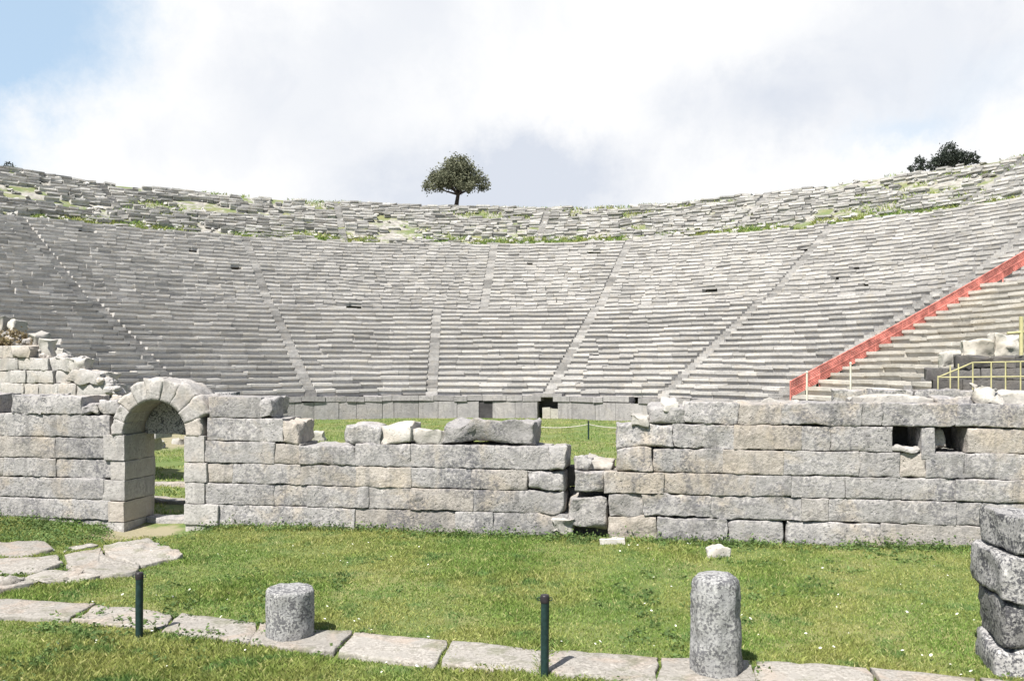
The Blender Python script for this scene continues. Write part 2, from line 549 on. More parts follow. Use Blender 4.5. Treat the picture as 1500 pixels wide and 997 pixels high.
def ground_mat():
    m, t, b = mat_base('meadow_ground')
    pos = t.node('ShaderNodeNewGeometry').outputs['Position']
    a = t.noise(pos, 0.30, 4, 0.6, 0.6).outputs['Fac']
    bb = t.noise(pos, 2.2, 6, 0.65).outputs['Fac']
    cc = t.noise(pos, 16, 4, 0.7).outputs['Fac']
    c = t.mix(t.ramp(a, 0.38, 0.62), (0.105, 0.150, 0.045), (0.180, 0.185, 0.075))
    c = t.mix(t.ramp(bb, 0.46, 0.66), c, (0.085, 0.135, 0.038))
    c = t.mix(t.ramp(cc, 0.45, 0.75, 0, 0.6), c, (0.21, 0.20, 0.075))
    # trodden pale earth in the orchestra and by the gate
    sx = t.node('ShaderNodeSeparateXYZ', {0: pos})

    def spot(x, y, rx, ry):
        d = t.vmath('LENGTH', t.vmath('DIVIDE', t.vmath('SUBTRACT', t.vmath('MULTIPLY', pos, (1, 1, 0)), (x, y, 0)), (rx, ry, 1)))
        d = t.math('ADD', d, t.math('MULTIPLY', t.math('SUBTRACT', bb, 0.5), 1.3))
        return t.ramp(d, 0.6, 1.05, 1, 0)
    e = t.math('MAXIMUM', t.math('MAXIMUM', spot(-16.5, 39.5, 5.5, 5.0), spot(2.3, 20.6, 1.5, 2.1)), spot(-8.3, 18.5, 1.3, 0.9))
    c = t.mix(t.math('MULTIPLY', e, 0.85), c, (0.27, 0.235, 0.165))
    # stony hillside between the ruined seats
    st = t.math('MULTIPLY', t.ramp(sx.outputs[2], 2.0, 4.0), t.ramp(t.noise(pos, 0.42, 5, 0.65, 0.6).outputs['Fac'], 0.44, 0.58, 0.95, 0.12))
    c = t.mix(st, c, t.mix(t.ramp(bb, 0.35, 0.65), (0.20, 0.19, 0.18), (0.38, 0.36, 0.33)))
    t.set(b.inputs['Base Color'], c)
    bm = t.node('ShaderNodeBump', {'Height': t.math('ADD', t.math('MULTIPLY', bb, 0.6), t.math('MULTIPLY', cc, 0.4)), 'Strength': 0.7, 'Distance': 0.08})
    t.set(b.inputs['Normal'], bm.outputs[0])
    return m


def build_ground():
    rr = np.concatenate([np.arange(0, 80, 0.55), 80 * 1.09 ** np.arange(0, 46)])
    na = 420
    aa = np.arange(na) / na * 2 * math.pi
    rg, ag = np.meshgrid(rr[1:], aa, indexing='ij')
    x, y = XC + rg * np.sin(ag), YC + rg * np.cos(ag)
    z = terrain(x, y)
    v = np.concatenate([np.stack([x, y, z], -1).reshape(-1, 3), [[XC, YC, float(terrain(XC, YC))]]])
    n = len(rr) - 1
    g = np.arange(n * na).reshape(n, na)
    gn = np.roll(g, -1, axis=1)
    mb = MB()
    mb.add(v, np.stack([g[:-1].ravel(), g[1:].ravel(), gn[1:].ravel(), gn[:-1].ravel()], -1)[:, ::-1])
    mb.f[3].append(np.stack([np.full(na, n * na), g[0], gn[0]], -1)[:, ::-1])
    o = mb.build('ground', ground_mat(), origin=(0, 0, 0))
    tag(o, 'green meadow ground rising into the theatre hillside', 'ground', kind='structure')


build_ground()

# ------------------------------------------------------------------ the theatre
theatre = empty('stone_theatre', (XC, YC, 0), 'huge curved ancient theatre of grey stone seat rows climbing the hillside', 'theatre')


def blocks_on_ring(mb, a_lo, a_hi, r, prof, blen, seed, jit=0.02, tilt=0.015, gap=0.012, miss=None, zj=None, cuts=(), cutw=0.39, fill=0.0):
    """row of separate stones with the radial profile prof [(dr, z)] between two angles, skipping the stairs"""
    g = np.random.default_rng(seed)
    edges = sorted([(c - cutw / r, c + cutw / r) for c in cuts if a_lo < c < a_hi])
    spans, cur = [], a_lo
    for e0, e1 in edges:
        if e0 > cur:
            spans.append((cur, e0))
        cur = e1
    spans.append((cur, a_hi))
    if fill:
        low = [(d_, z_ - (fill if z_ > max(q[1] for q in prof) - 0.2 else 0)) for d_, z_ in prof]
        for e0, e1 in edges:
            blocks_on_ring(mb, e0, e1, r + 0.05, low, 9, seed, 0, 0, -0.01)
    k = len(prof)
    pr = np.array(prof, float)
    for s0, s1 in spans:
        if s1 - s0 < 0.2 / r:
            continue
        n = max(1, int(round((s1 - s0) * r / blen)))
        b = np.linspace(s0, s1, n + 1)
        if n > 2:
            b[1:-1] += g.uniform(-0.28, 0.28, n - 1) * (s1 - s0) / n
        for i in range(n):
            mid = (b[i] + b[i + 1]) / 2
            if miss is not None and miss(mid, g):
                continue
            e = gap / r
            a = np.array([b[i] + e, b[i + 1] - e])
            dr = g.normal(0, jit, 2) + g.normal(0, jit)
            dz = g.normal(0, tilt, 2) + g.normal(0, tilt)
            tl = g.normal(0, tilt * 0.7)
            V = []
            for q in range(2):
                rad = r + pr[:, 0] + dr[q] + g.normal(0, jit * 0.35, k)
                X, Y = ring_xy(rad, a[q])
                zz = pr[:, 1] + dz[q] + tl * (pr[:, 0] - pr[:, 0].mean()) * 2 + g.normal(0, tilt * 0.3, k)
                if zj is not None:
                    zz = zz + zj(mid)
                V.append(np.stack([X, Y, zz], -1))
            V = np.concatenate(V)
            fs = [(j, k + j, k + (j + 1) % k, (j + 1) % k) for j in range(k)]
            mb.add(V, fs)
            for base, fl in ((0, 0), (k, 1)):
                # cap polygon as quads around the profile (k is 4 or 6)
                if k == 6:
                    cq = [(0, 1, 4, 5), (1, 2, 3, 4)]
                else:
                    cq = [(0, 1, 2, 3)]
                cq = [tuple(base + c for c in qd) for qd in cq]
                mb.add(np.zeros((0, 3)), [[c - mb.nv + (mb.nv - len(V)) for c in (qd[::-1] if fl else qd)] for qd in cq])


def seat_prof(tread, rise, z, lip=0.11):
    return [(lip + 0.03, z - rise - 0.06), (lip, z - rise * 0.50), (0.0, z - rise * 0.42), (0.0, z), (tread + 0.22, z), (tread + 0.22, z - rise - 0.06)]


odd = [k * TH for k in (-9, -7, -5, -3, -1, 1, 3, 5, 7)]
evens = [k * TH for k in (-8, -6, -4, -2, 0, 2, 4, 6)]
A_NEW = 5 * TH + R(2.6)                            # from here to the end the seats are restored


def build_theatre():
    # podium
    pod = empty('podium', (0, 0, 0), parent=theatre)
    a_door, a_open = R(-0.7), R(10.7)
    mb = MB()
    cuts = [a_door, a_open, a_open + R(1.3)]
    blocks_on_ring(mb, A0, A1, RP, [(0, -0.3), (0, 1.14), (0.5, 1.14), (0.5, -0.3)], 1.35, 11, 0.015, 0.012, 0.012, cuts=cuts, cutw=0.46)
    mb.build('orthostat_course', M['podium'], pod, False)
    mb = MB()
    blocks_on_ring(mb, A0, A1, RP - 0.07, [(0, 1.16), (0, 1.50), (0.9, 1.50), (0.9, 1.16)], 1.2, 12, 0.02, 0.02, 0.012, miss=lambda m, g: abs(m - a_open - 0.012) < 0.045 or g.random() < 0.05)
    mb.build('coping', M['podium'], pod, False)
    mb = MB()
    blocks_on_ring(mb, a_door - 0.024, a_door + 0.024, RP + 0.06, [(0, -0.2), (0, 1.15), (0.2, 1.15), (0.2, -0.2)], 3, 13, 0, 0, 0)
    o = mb.build('closing_stone', M['shut'], pod, False)
    o['label'] = 'dark grey slab closing a channel in the podium'
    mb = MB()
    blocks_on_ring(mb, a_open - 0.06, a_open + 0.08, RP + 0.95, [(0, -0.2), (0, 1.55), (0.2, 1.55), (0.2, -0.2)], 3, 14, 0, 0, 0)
    o = mb.build('recess_shade_wall', M['hole'], pod, False)  # dark wall stands in for the shade inside the podium opening
    mb = MB()
    blocks_on_ring(mb, a_open - 0.008, a_open + 0.045, RP + 0.1, [(0, -0.2), (0, 0.70), (0.45, 0.70), (0.45, -0.2)], 0.5, 15, 0.05, 0.06, 0.01)
    o = mb.build('fill_stone', M['new'], pod, False)
    o['label'] = 'pale stones in the podium opening'

    mb = MB()
    blocks_on_ring(mb, a_open - 0.04, a_open + 0.06, RP - 0.04, [(0, 1.44), (0, 1.68), (1.0, 1.68), (1.0, 1.44)], 3, 16, 0.01, 0.01, 0.0)
    mb.build('opening_cover', M['podium'], pod, False)

    tiers = [('lower_tier', RP + 0.55, RL - 1.1, ZP, ZL, 17, odd, M['seat'], A0, A_NEW - 0.02),
             ('restored_tier', RP + 0.55, RL - 1.1, ZP, ZL, 17, odd, M['new'], A_NEW + 0.02, A1),
             ('middle_tier', RL, RD - 1.25, ZL, ZD, 19, [c for c in odd if abs(c + TH) > 0.01] + [-R(4.8)], M['seat'], A0, A1),
             ('upper_tier', RD, RT, ZD, ZT, 17, evens, M['ruin'], A0, A1)]
    for ti, (nm, r0, r1, z0, z1, n, cuts, mt, a0, a1) in enumerate(tiers):
        tr = empty(nm, (0, 0, 0), parent=theatre)
        rise, tread = (z1 - z0) / n, (r1 - r0) / n
        for i in range(n):
            r, z = r0 + tread * i, z0 + rise * (i + 1)
            mb = MB()
            sd_ = 100 * (ti + 1) + i
            if nm == 'upper_tier':
                def miss(m, g, i=i):
                    d = float(fbm(np.array([[m * 11, i * 0.33, 0.0]]), 40, 3)[0]) + (0.75 if i < 2 else (0.42 if i == 2 else (0.12 if i == 3 else -0.10))) + (0.1 if i > 14 else 0)
                    if R(-12) < m < R(42) and i > 9:
                        d += 0.32
                    return g.random() < 0.05 + 0.85 * float(smooth(-0.05, 0.55, d))
                zj = lambda m, t=(r - RD) / (RT - RD): float(crest_mod(np.array([m]))[0]) * t
                blocks_on_ring(mb, a0, a1, r, seat_prof(tread, rise, z), 1.15, sd_, 0.07, 0.034, 0.02, miss=miss, zj=zj, cuts=cuts)
            else:
                def miss(m, g):
                    return g.random() < (0.003 if nm != 'middle_tier' else 0.008)
                zw = lambda m, i=i: 0.07 * float(fbm(np.array([[m * 9, i * 0.22, 3.0]]), 60, 3)[0])
                j = 0.036 if nm == 'middle_tier' else 0.02
                blocks_on_ring(mb, a0, a1, r, seat_prof(tread, rise, z, 0.06 if nm == 'middle_tier' else 0.11), 1.0 if nm == 'middle_tier' else 1.5, sd_, j, 0.024 if nm == 'middle_tier' else 0.013, 0.003, miss=miss, zj=zw, cuts=cuts, fill=rise * 0.55)
            mb.build('seat_row', mt, tr, False)
    # walkways
    for (r0, r1, z, sd_, mt) in ((RL - 1.1, RL + 0.1, ZL, 51, M['stair']), (RD - 1.25, RD - 0.3, ZD - 0.05, 52, M['ruin'])):
        mb = MB()
        w_ = r1 - r0
        blocks_on_ring(mb, A0, A1, r0, [(0, z - 0.3), (0, z), (w_, z), (w_, z - 0.3)], 1.4, sd_, 0.03, 0.02, 0.015, miss=(lambda m, g: g.random() < 0.35) if sd_ == 52 else None)
        mb.build('walkway', mt, theatre, False)
    # stairways
    for ti, (r0, r1, z0, z1, n, cuts) in enumerate(((RP + 0.55, RL - 1.1, ZP, ZL, 17, odd), (RL, RD - 1.25, ZL, ZD, 19, [c for c in odd if abs(c + TH) > 0.01] + [-R(4.8)]), (RD, RT, ZD, ZT, 17, evens))):
        rise, tread = (z1 - z0) / n, (r1 - r0) / n
        for ci, c in enumerate(cuts):
            if not (A0 < c < A1):
                continue
            mb = MB()
            for i in range(n):
                for h in (0, 1):
                    r, z = r0 + tread * (i + 0.5 * h - 0.04), z0 + rise * (i + 0.5 + 0.5 * h)
                    dz = float(crest_mod(np.array([c]))[0]) * (r - RD) / (RT - RD) if ti == 2 else 0
                    hw = 0.37 / r
                    blocks_on_ring(mb, c - hw, c + hw, r, [(0, z - 0.4 + dz), (0, z + dz), (tread * 0.5 + 0.1, z + dz), (tread * 0.5 + 0.1, z - 0.4 + dz)], 2, 900 + ci * 60 + i * 2 + h, 0.03 + 0.04 * (ti == 2), 0.015 + 0.03 * (ti == 2), 0, miss=(lambda m, g: g.random() < 0.2) if ti == 2 else None)
            mb.build('stairway', M['stair'], theatre, False)


build_theatre()

# ------------------------------------------------------------------ front wall (stage building)
W0 = np.array([-6.95, 18.48])
WANG = math.atan2(-2.98, 16.25)
U = np.array([math.cos(WANG), math.sin(WANG)])
NV = np.array([-U[1], U[0]])


def wall_s(px, n=0.0):
    d = (px - 750.0) / F
    o = W0 + n * NV
    return (d * o[1] - o[0]) / (U[0] - d * U[1])


def wall_xy(s, n=0.0):
    return W0 + s * U + n * NV


def wall_z(px, py, n=0.0):
    y = wall_xy(wall_s(px, n), n)[1]
    return EYE + (HZ - py) / F * y


BED = [(800, 850), (768, 812), (737, 772), (706, 737), (677, 703), (645, 665), (611, 627), (580, 592), (553, 560)]


def bed_z(k, s):
    sa, sb = wall_s(280), wall_s(1500)
    za, zb = wall_z(280, BED[k][0]), wall_z(1500, BED[k][1])
    return za + (zb - za) * (s - sa) / (sb - sa)


bseed = [1]


def wall_block(mb, x0, x1, k, rough=0.015, n0=0.0, depth=0.95, dz0=0.0, dz1=0.0, big=0.0, rnd=0.032, k1=None, bulge=0.008, tilt=0.0):
    """block of course k between photo columns x0..x1"""
    g = np.random.default_rng(bseed[0] * 13 + 5)
    bseed[0] += 1
    s0, s1 = wall_s(x0) - 0.007, wall_s(x1) + 0.007
    sm = (s0 + s1) / 2
    z0, z1 = bed_z(k, sm) + dz0 + 0.006, bed_z((k1 or k + 1), sm) + dz1 - 0.006
    slope = math.atan2(bed_z(k, s1) - bed_z(k, s0), s1 - s0)
    n0 = n0 + g.normal(0, 0.014)
    p, f = stone(s1 - s0, depth, z1 - z0, bseed[0], rough, rnd, 0.085, bulge, big * 0.75, 0.006)
    p = rot(p, g.normal(0, 0.004), 0, -slope + tilt)
    p = rot(p, WANG)
    c = wall_xy(sm, n0 + depth / 2)
    mb.add(p + np.array([c[0], c[1], (z0 + z1) / 2]), f)


def course(wall, k, xs, rough=0.015, name='stone_course', spec=None, **kw):
    mb = MB()
    for i in range(len(xs) - 1):
        if xs[i] is None or xs[i + 1] is None:
            continue
        wall_block(mb, xs[i], xs[i + 1], k, **{**dict(rough=rough), **kw, **((spec or {}).get(i, {}))})
    return mb.build(name, M['wall'], wall)


bw = wall_xy(wall_s(470), 0.4)
lw = empty('ruined_wall', (bw[0], bw[1], 0), 'grey ashlar wall pierced by the round arched gateway, broken off at its right end', 'wall')
N = None
# left of the gate
for k, xs in ((0, [-160, -40, 70, 161]), (1, [-160, -30, 80, 162]), (2, [-160, -50, 78, 152]), (3, [-160, 5, 82, 163]), (4, [-160, -62, 80, 153]), (5, [-160, -70, 64, 119, 160])):
    course(lw, k, xs, dz0=0.03, dz1=0.03)
mb = MB()
for (a, b_, dz) in ((-160, -80, 0.02), (-80, -14, 0.0), (18, 62, 0.0), (63, 120, -0.02)):
    wall_block(mb, a, b_, 6, 0.028, dz0=0.03, dz1=dz, big=0.02)
for (a, b_, dz) in ((121, 143, -0.22), (144, 168, -0.12)):
    wall_block(mb, a, b_, 6, 0.05, dz0=0.03, dz1=dz, big=0.05, rnd=0.09)
mb.build('stone_course', M['wall'], lw)
# right of the gate
course(lw, 0, [302, 420, 540, 660, 760, 836])
course(lw, 1, [321, 520, 667, 722, 783, 832], spec={4: dict(big=0.05, rnd=0.1)})
course(lw, 2, [302, 401, 451, 540, 601, 693, 760, 826], spec={6: dict(big=0.05, rnd=0.09)})
course(lw, 3, [305, 341, 441, 521, 602, 690, 772, 824], spec={6: dict(big=0.06, rnd=0.12, rough=0.03)})
course(lw, 4, [301, 402, 440, 521, 601, 683, 803, 827], spec={6: dict(big=0.06, rnd=0.1, rough=0.03), 2: dict(dz1=-0.06, big=0.05, rnd=0.1), 1: dict(dz1=-0.03)})
course(lw, 5, [303, 361, 414, 436], spec={2: dict(big=0.08, rnd=0.16, rough=0.04, dz1=-0.04)})
course(lw, 6, [306, 381, 395], spec={1: dict(big=0.06, rnd=0.1, rough=0.04, dz1=-0.02)})

# gateway: jambs, voussoirs, lintel
JD = 1.1
for side, xs in (('l', [(158, 183), (161, 183), (150, 183), (163, 183), (153, 183), (158, 183)]), ('r', [(272, 300), (272, 320), (272, 300), (272, 304), (272, 300)])):
    jb = MB()
    ks = range(0, 5)
    for k, (a, b_) in zip(ks, xs):
        wall_block(jb, a, b_, k, 0.010, n0=-0.03, depth=JD + 0.03, rnd=0.018, bulge=0.0, dz1=0.11 if k == 4 else 0)
    jb.build('jamb_stone', M['arch'], lw)
ga = empty('archway', (0, 0, 0), parent=lw)
sA, zA = (wall_s(182.5) + wall_s(272)) / 2, wall_z(227, 637)
rin = (wall_s(272) - wall_s(182.5)) / 2
routs = [1.00, 1.03, 1.11, 1.20, 1.235, 1.26, 1.33, 1.38, 1.16]
angs = np.linspace(180, 0, 10)
for i in range(9):
    a0, a1 = R(angs[i] + 0.25), R(angs[i + 1] - 0.25)
    nr_, na_, nd_ = 7, 7, 6
    ijk, f = shell(na_, nd_, nr_)
    tt = a0 + (a1 - a0) * ijk[:, 0] / na_
    ro = routs[i]
    rr_ = rin * 1.04 + (ro - rin * 1.04) * ijk[:, 2] / nr_
    nn = -0.045 + 0.86 * ijk[:, 1] / nd_ - 0.015 * (i == 4)
    loc = np.stack([rr_ * np.cos(tt), nn, rr_ * np.sin(tt)], -1)
    w_ = (ijk[:, 2] / nr_)[:, None]
    loc = loc + np.stack([fbm(loc * 5 + i * 9 + q * 40, q, 3) for q in range(3)], -1) * (0.009 + 0.03 * w_ ** 3)
    xy = W0[None] + (sA + loc[:, 0])[:, None] * U + loc[:, 1][:, None] * NV
    mb = MB()
    mb.add(np.concatenate([xy, (zA + loc[:, 2])[:, None]], 1), f)
    mb.build('voussoir', M['arch'], ga)
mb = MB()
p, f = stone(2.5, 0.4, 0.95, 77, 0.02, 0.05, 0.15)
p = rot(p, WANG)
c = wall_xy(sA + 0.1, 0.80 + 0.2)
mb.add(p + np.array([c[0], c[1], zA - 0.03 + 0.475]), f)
mb.build('lintel_stone', M['dark'], lw)  # pier's dark stone, so the vault's shade is put into the lintel colour
mb = MB()
p, f = stone(1.45, 0.45, 0.5, 78, 0.02, 0.06, 0.12)
p = rot(p, WANG)
c = wall_xy(sA, 0.95)
mb.add(p + np.array([c[0], c[1], -0.26]), f)
mb.build('threshold', M['wall'], lw)

# right-hand wall
br = wall_xy(wall_s(1180), 0.4)
rw = empty('ruined_wall', (br[0], br[1], 0), 'long grey ashlar wall with two small dark square holes near its top', 'wall')
course(rw, 0, [893, 960, 1060, 1150, 1290, 1440, 1620, 1800])
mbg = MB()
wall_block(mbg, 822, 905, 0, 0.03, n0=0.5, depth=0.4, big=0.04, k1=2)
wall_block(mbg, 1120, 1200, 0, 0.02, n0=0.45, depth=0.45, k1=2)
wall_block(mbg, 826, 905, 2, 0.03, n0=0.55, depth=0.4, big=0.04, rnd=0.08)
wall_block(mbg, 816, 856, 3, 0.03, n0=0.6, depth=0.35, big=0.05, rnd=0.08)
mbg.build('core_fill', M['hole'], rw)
course(rw, 1, [893, 962, 1066, 1148, N, 1153, 1290, 1441, 1620, 1800], spec={0: dict(rough=0.035, big=0.04), 1: dict(rough=0.035, big=0.03), 2: dict(big=0.03, rnd=0.08), 5: dict(big=0.03, rnd=0.09)}, )
course(rw, 2, [893, 942, 1040, 1175, 1213, 1320, 1400, 1442, 1620, 1800], spec={0: dict(rough=0.04, big=0.05), 1: dict(rough=0.04, big=0.03), 2: dict(rough=0.028)})
course(rw, 3, [843, 886, 972, 1040, 1160, 1238, 1320, 1400, 1600, 1800], spec={0: dict(big=0.05, rnd=0.1)})
course(rw, 4, [903, 957, 1060, 1148, 1259, 1318, 1357, 1413, 1496, 1640, 1800], spec={0: dict(big=0.04, rnd=0.09)})
course(rw, 5, [902, 985, 1076, 1174, 1217, 1307, N, 1351, 1370, N, 1419, 1520, 1660, 1800], spec={0: dict(big=0.06, rnd=0.12, rough=0.035), 1: dict(rough=0.035, big=0.04), 7: dict(dz0=-0.12)})
mb = MB()
wall_block(mb, 1371, 1394, 5, 0.05, dz0=0.10, dz1=-0.02, big=0.06, rnd=0.1, n0=0.22, depth=0.5)
wall_block(mb, 1310, 1349, 5, 0.05, dz1=-0.40, big=0.05, rnd=0.06, n0=0.02, depth=0.5)
mb.build('packing_stone', M['arch'], rw)
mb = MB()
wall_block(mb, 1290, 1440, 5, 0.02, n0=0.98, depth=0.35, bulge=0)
mb.build('hole_shade_backing', M['hole'], rw)  # darkened backing paints the shade deep in the two holes
course(rw, 6, [949, 1003, 1082, 1146, 1262, 1292, 1402, 1520, 1640, 1800], rough=0.022, big=0.018, rnd=0.045, spec={0: dict(dz1=-0.08, big=0.06, rnd=0.1), 1: dict(dz1=-0.04, big=0.04), 2: dict(dz1=-0.03)})


# loose stones lying on the walls, in the gap and on the grass
def loose(name, px0, py0, px1, py1, D, depth, seed, label, cat='stone', mat='rock', rough=0.04, big=0.06, rnd=0.1, rz=None, ry=0.0, rx=0.0, group=None):
    a, b_ = P(px0, py0, D), P(px1, py1, D)
    L, H = abs(b_[0] - a[0]), abs(a[2] - b_[2])
    p, f = stone(L, depth, H, seed, rough, min(rnd, H * 0.4), 0.09, 0, big)
    p = rot(p, WANG if rz is None else rz, rx, ry)
    mb = MB()
    c = (a + b_) / 2
    mb.add(p + np.array([c[0], D + depth / 2, c[2]]), f)
    return tag(mb.build(name, M[mat]), label, cat, group)


def wd(px, n=0.05):
    return float(wall_xy(wall_s(px, n), n)[1])


def restz(px, k):
    """photo row where the top of course k-1 is at column px"""
    s = wall_s(px)
    return HZ - (bed_z(k, s) - EYE) * F / wall_xy(s)[1]


loose('wall_block', 510, 623, 563, 650, wd(536), 0.75, 201, 'grey block, left of the pair touching on the low wall top', 'stone block', 'wall', 0.03, 0.05)
loose('wall_block', 565, 624, 606, 650, wd(586), 0.75, 202, 'bright bleached block, right of the pair touching on the low wall top', 'stone block', 'rock', 0.03, 0.05)
loose('wall_block', 610, 631, 654, 652, wd(650), 0.6, 203, 'low pale stone between the bright block and the longest block', 'stone block', 'rock', 0.04, 0.05)
loose('wall_block', 652, 619, 784, 651, wd(718), 0.85, 204, 'longest grey block lying on the low wall left of the gap', 'stone block', 'wall', 0.032, 0.06)
loose('fallen_block', 836, 729, 894, 772, wd(865, 0.02), 0.7, 205, 'tilted grey block fallen low in the gap between the walls', 'stone block', 'wall', 0.03, 0.05, 0.08, ry=0.10)
loose('fallen_block', 845, 676, 872, 694, wd(858, 0.15), 0.5, 206, 'small grey stone on top of the rubble in the wall gap', 'stone', 'wall', 0.05, 0.06)
loose('fallen_block', 866, 676, 902, 692, wd(884, 0.2), 0.6, 207, 'flat pale stone wedged in the gap against the right wall', 'stone', 'rock', 0.04, 0.05)
loose('fallen_block', 806, 755, 838, 782, wd(822, -0.04), 0.5, 208, 'broken pale stone at the foot of the wall left of the gap', 'stone', 'rock', 0.05, 0.07)
loose('wall_stone', 924, 607, 950, 622, wd(936), 0.45, 209, 'white stone at the left end of the wall with holes', 'stone', 'rock', 0.04, 0.04)
loose('wall_stone', 974, 588, 997, 603, wd(985), 0.45, 210, 'white rounded stone standing on the wall with holes, near its left end', 'stone', 'rock', 0.04, 0.04)
loose('wall_stone', 1003, 591, 1040, 603, wd(1020, 0.4), 0.4, 211, 'low flat pale stone beside the white rounded stone on the wall', 'stone', 'rock', 0.04, 0.04)
loose('wall_stone', 1082, 588, 1180, 602, wd(1130, 0.35), 0.6, 212, 'long thin pale slab lying along the wall with holes', 'stone slab', 'rock', 0.03, 0.04)
loose('wall_stone', 1440, 562, 1476, 600, wd(1458, 0.1), 0.5, 213, 'pale pointed boulder standing on the wall above the dark holes', 'boulder', 'rock', 0.07, 0.12, 0.16)
loose('wall_stone', 1255, 583, 1372, 597, wd(1310, 0.3), 0.6, 214, 'long pale slab on the wall above the left dark hole', 'stone slab', 'rock', 0.03, 0.04)
loose('wall_stone', 1476, 577, 1580, 594, wd(1528, 0.3), 0.6, 215, 'pale slab on the wall right of the pointed boulder', 'stone slab', 'rock', 0.03, 0.05)
loose('wall_stone', 1376, 580, 1436, 596, wd(1406, 0.3), 0.5, 216, 'grey slab on the wall left of the pointed boulder', 'stone slab', 'wall', 0.03, 0.05)
loose('grass_stone', 1038, 800, 1066, 816, 15.3, 0.3, 217, 'small white stone alone on the grass before the wall', 'stone', 'rock', 0.03, 0.03, rz=0.2)
loose('grass_stone', 880, 789, 918, 800, 16.4, 0.3, 218, 'flat pale stone flush in the grass below the wall gap', 'stone', 'rock', 0.02, 0.02, rz=-0.1)

# ------------------------------------------------------------------ side retaining walls
def side_wall(pxs, D0, D1, ytop, label, mat, seed, ch=0.46, depth=0.7, rough=0.03, bottom=0.0):
    """stepped wall from photo column pxs[0] at depth D0 to pxs[-1] at depth D1; ytop gives the top row at each column"""
    a, b_ = P(pxs[0], 500, D0)[:2], P(pxs[-1], 500, D1)[:2]
    L = np.linalg.norm(b_ - a)
    u = (b_ - a) / L
    ang = math.atan2(u[1], u[0])
    nv = np.array([-u[1], u[0]])
    w = empty('retaining_wall', (*(a + b_) / 2, bottom), label, 'wall')
    g = np.random.default_rng(seed)
    ss = np.linspace(0, L, 60)
    pts = a + ss[:, None] * u
    px = 750 + pts[:, 0] / pts[:, 1] * F
    top = EYE + (HZ - np.interp(px, pxs, ytop)) / F * pts[:, 1]
    k = 0
    z = bottom - 0.3
    while z < top.max():
        s = -g.uniform(0, 0.5)
        mb = MB()
        any_ = False
        while s < L:
            l = g.uniform(0.6, 1.5)
            t = float(np.interp(s + l / 2, ss, top))
            if z + ch * 0.55 <= t:
                endb = z + ch * 1.3 > t
                p, f = stone(l - 0.02, depth, ch - 0.008, seed * 50 + k * 20 + int(s * 3), rough * (1.6 if endb else 0.6), 0.035, 0.14, 0.01, 0.04 if endb else 0.0, 0.01)
                p = rot(p, ang + g.normal(0, 0.01), 0, g.normal(0, 0.02 if endb else 0.003))
                c = a + u * (s + l / 2) + nv * (depth / 2 + g.normal(0, 0.02))
                mb.add(p + np.array([c[0], c[1], z + ch / 2]), f)
                any_ = True
            s += l
        if any_:
            mb.build('stone_course', mat, w)
        z += ch
        k += 1
    return w


side_wall([-140, 40, 75, 100, 125, 150, 178], 29, 25.5, [478, 505, 522, 535, 545, 560, 575], 'pale stepped retaining wall rising towards the left edge behind the gateway wall', M['arch'], 31, 0.40, 0.7, 0.04)
side_wall([1183, 1260, 1340, 1480, 1640], 29.5, 26.5, [579, 577, 575, 573, 571], 'low grey terrace wall under the yellow railing', M['wall'], 32, 0.42)
side_wall([1371, 1420, 1500, 1640], 31.0, 29.0, [535, 528, 524, 520], 'dark stone wall close behind the yellow railing', M['hole'], 33, 0.42, bottom=2.0)
tb = 0
for (x0, y0, x1, y1, D, sd_, lab) in ((0 - 10, 462, 10, 482, 27.8, 301, 'pale upright stone at the left picture edge on the stepped wall'), (14, 468, 28, 492, 27.7, 302, 'tall pale stone second from the left on the stepped wall'),
                                      (50, 487, 62, 506, 27.2, 303, 'pale stone beside the dry weed on the stepped wall'), (64, 499, 76, 517, 27.0, 304, 'white upright stone midway down the stepped wall'),
                                      (80, 511, 94, 528, 26.8, 305, 'white stone on the lower half of the stepped wall'), (108, 522, 130, 540, 26.3, 306, 'grey stone leaning near the low end of the stepped wall'),
                                      (128, 545, 162, 562, 26.0, 307, 'flat pinkish stone at the low end of the stepped wall')):
    loose('crest_stone', x0, y0, x1, y1 + 6, D, 0.45, sd_, lab, 'stone', 'rock', 0.05, 0.05, 0.08)
for (x0, y0, x1, y1, D, sd_, lab) in ((1420, 500, 1462, 523, 31.5, 321, 'bleached stone block above the yellow railing, left of its neighbour'), (1464, 488, 1496, 521, 31.6, 322, 'tall bleached stone block above the yellow railing at the right edge'),
                                      (1388, 516, 1416, 536, 31.2, 323, 'cream stone at the left end of the wall behind the railing')):
    loose('crest_stone', x0, y0, x1, y1 + 8, D, 0.8, sd_, lab, 'stone block', 'new', 0.05, 0.06, 0.1)


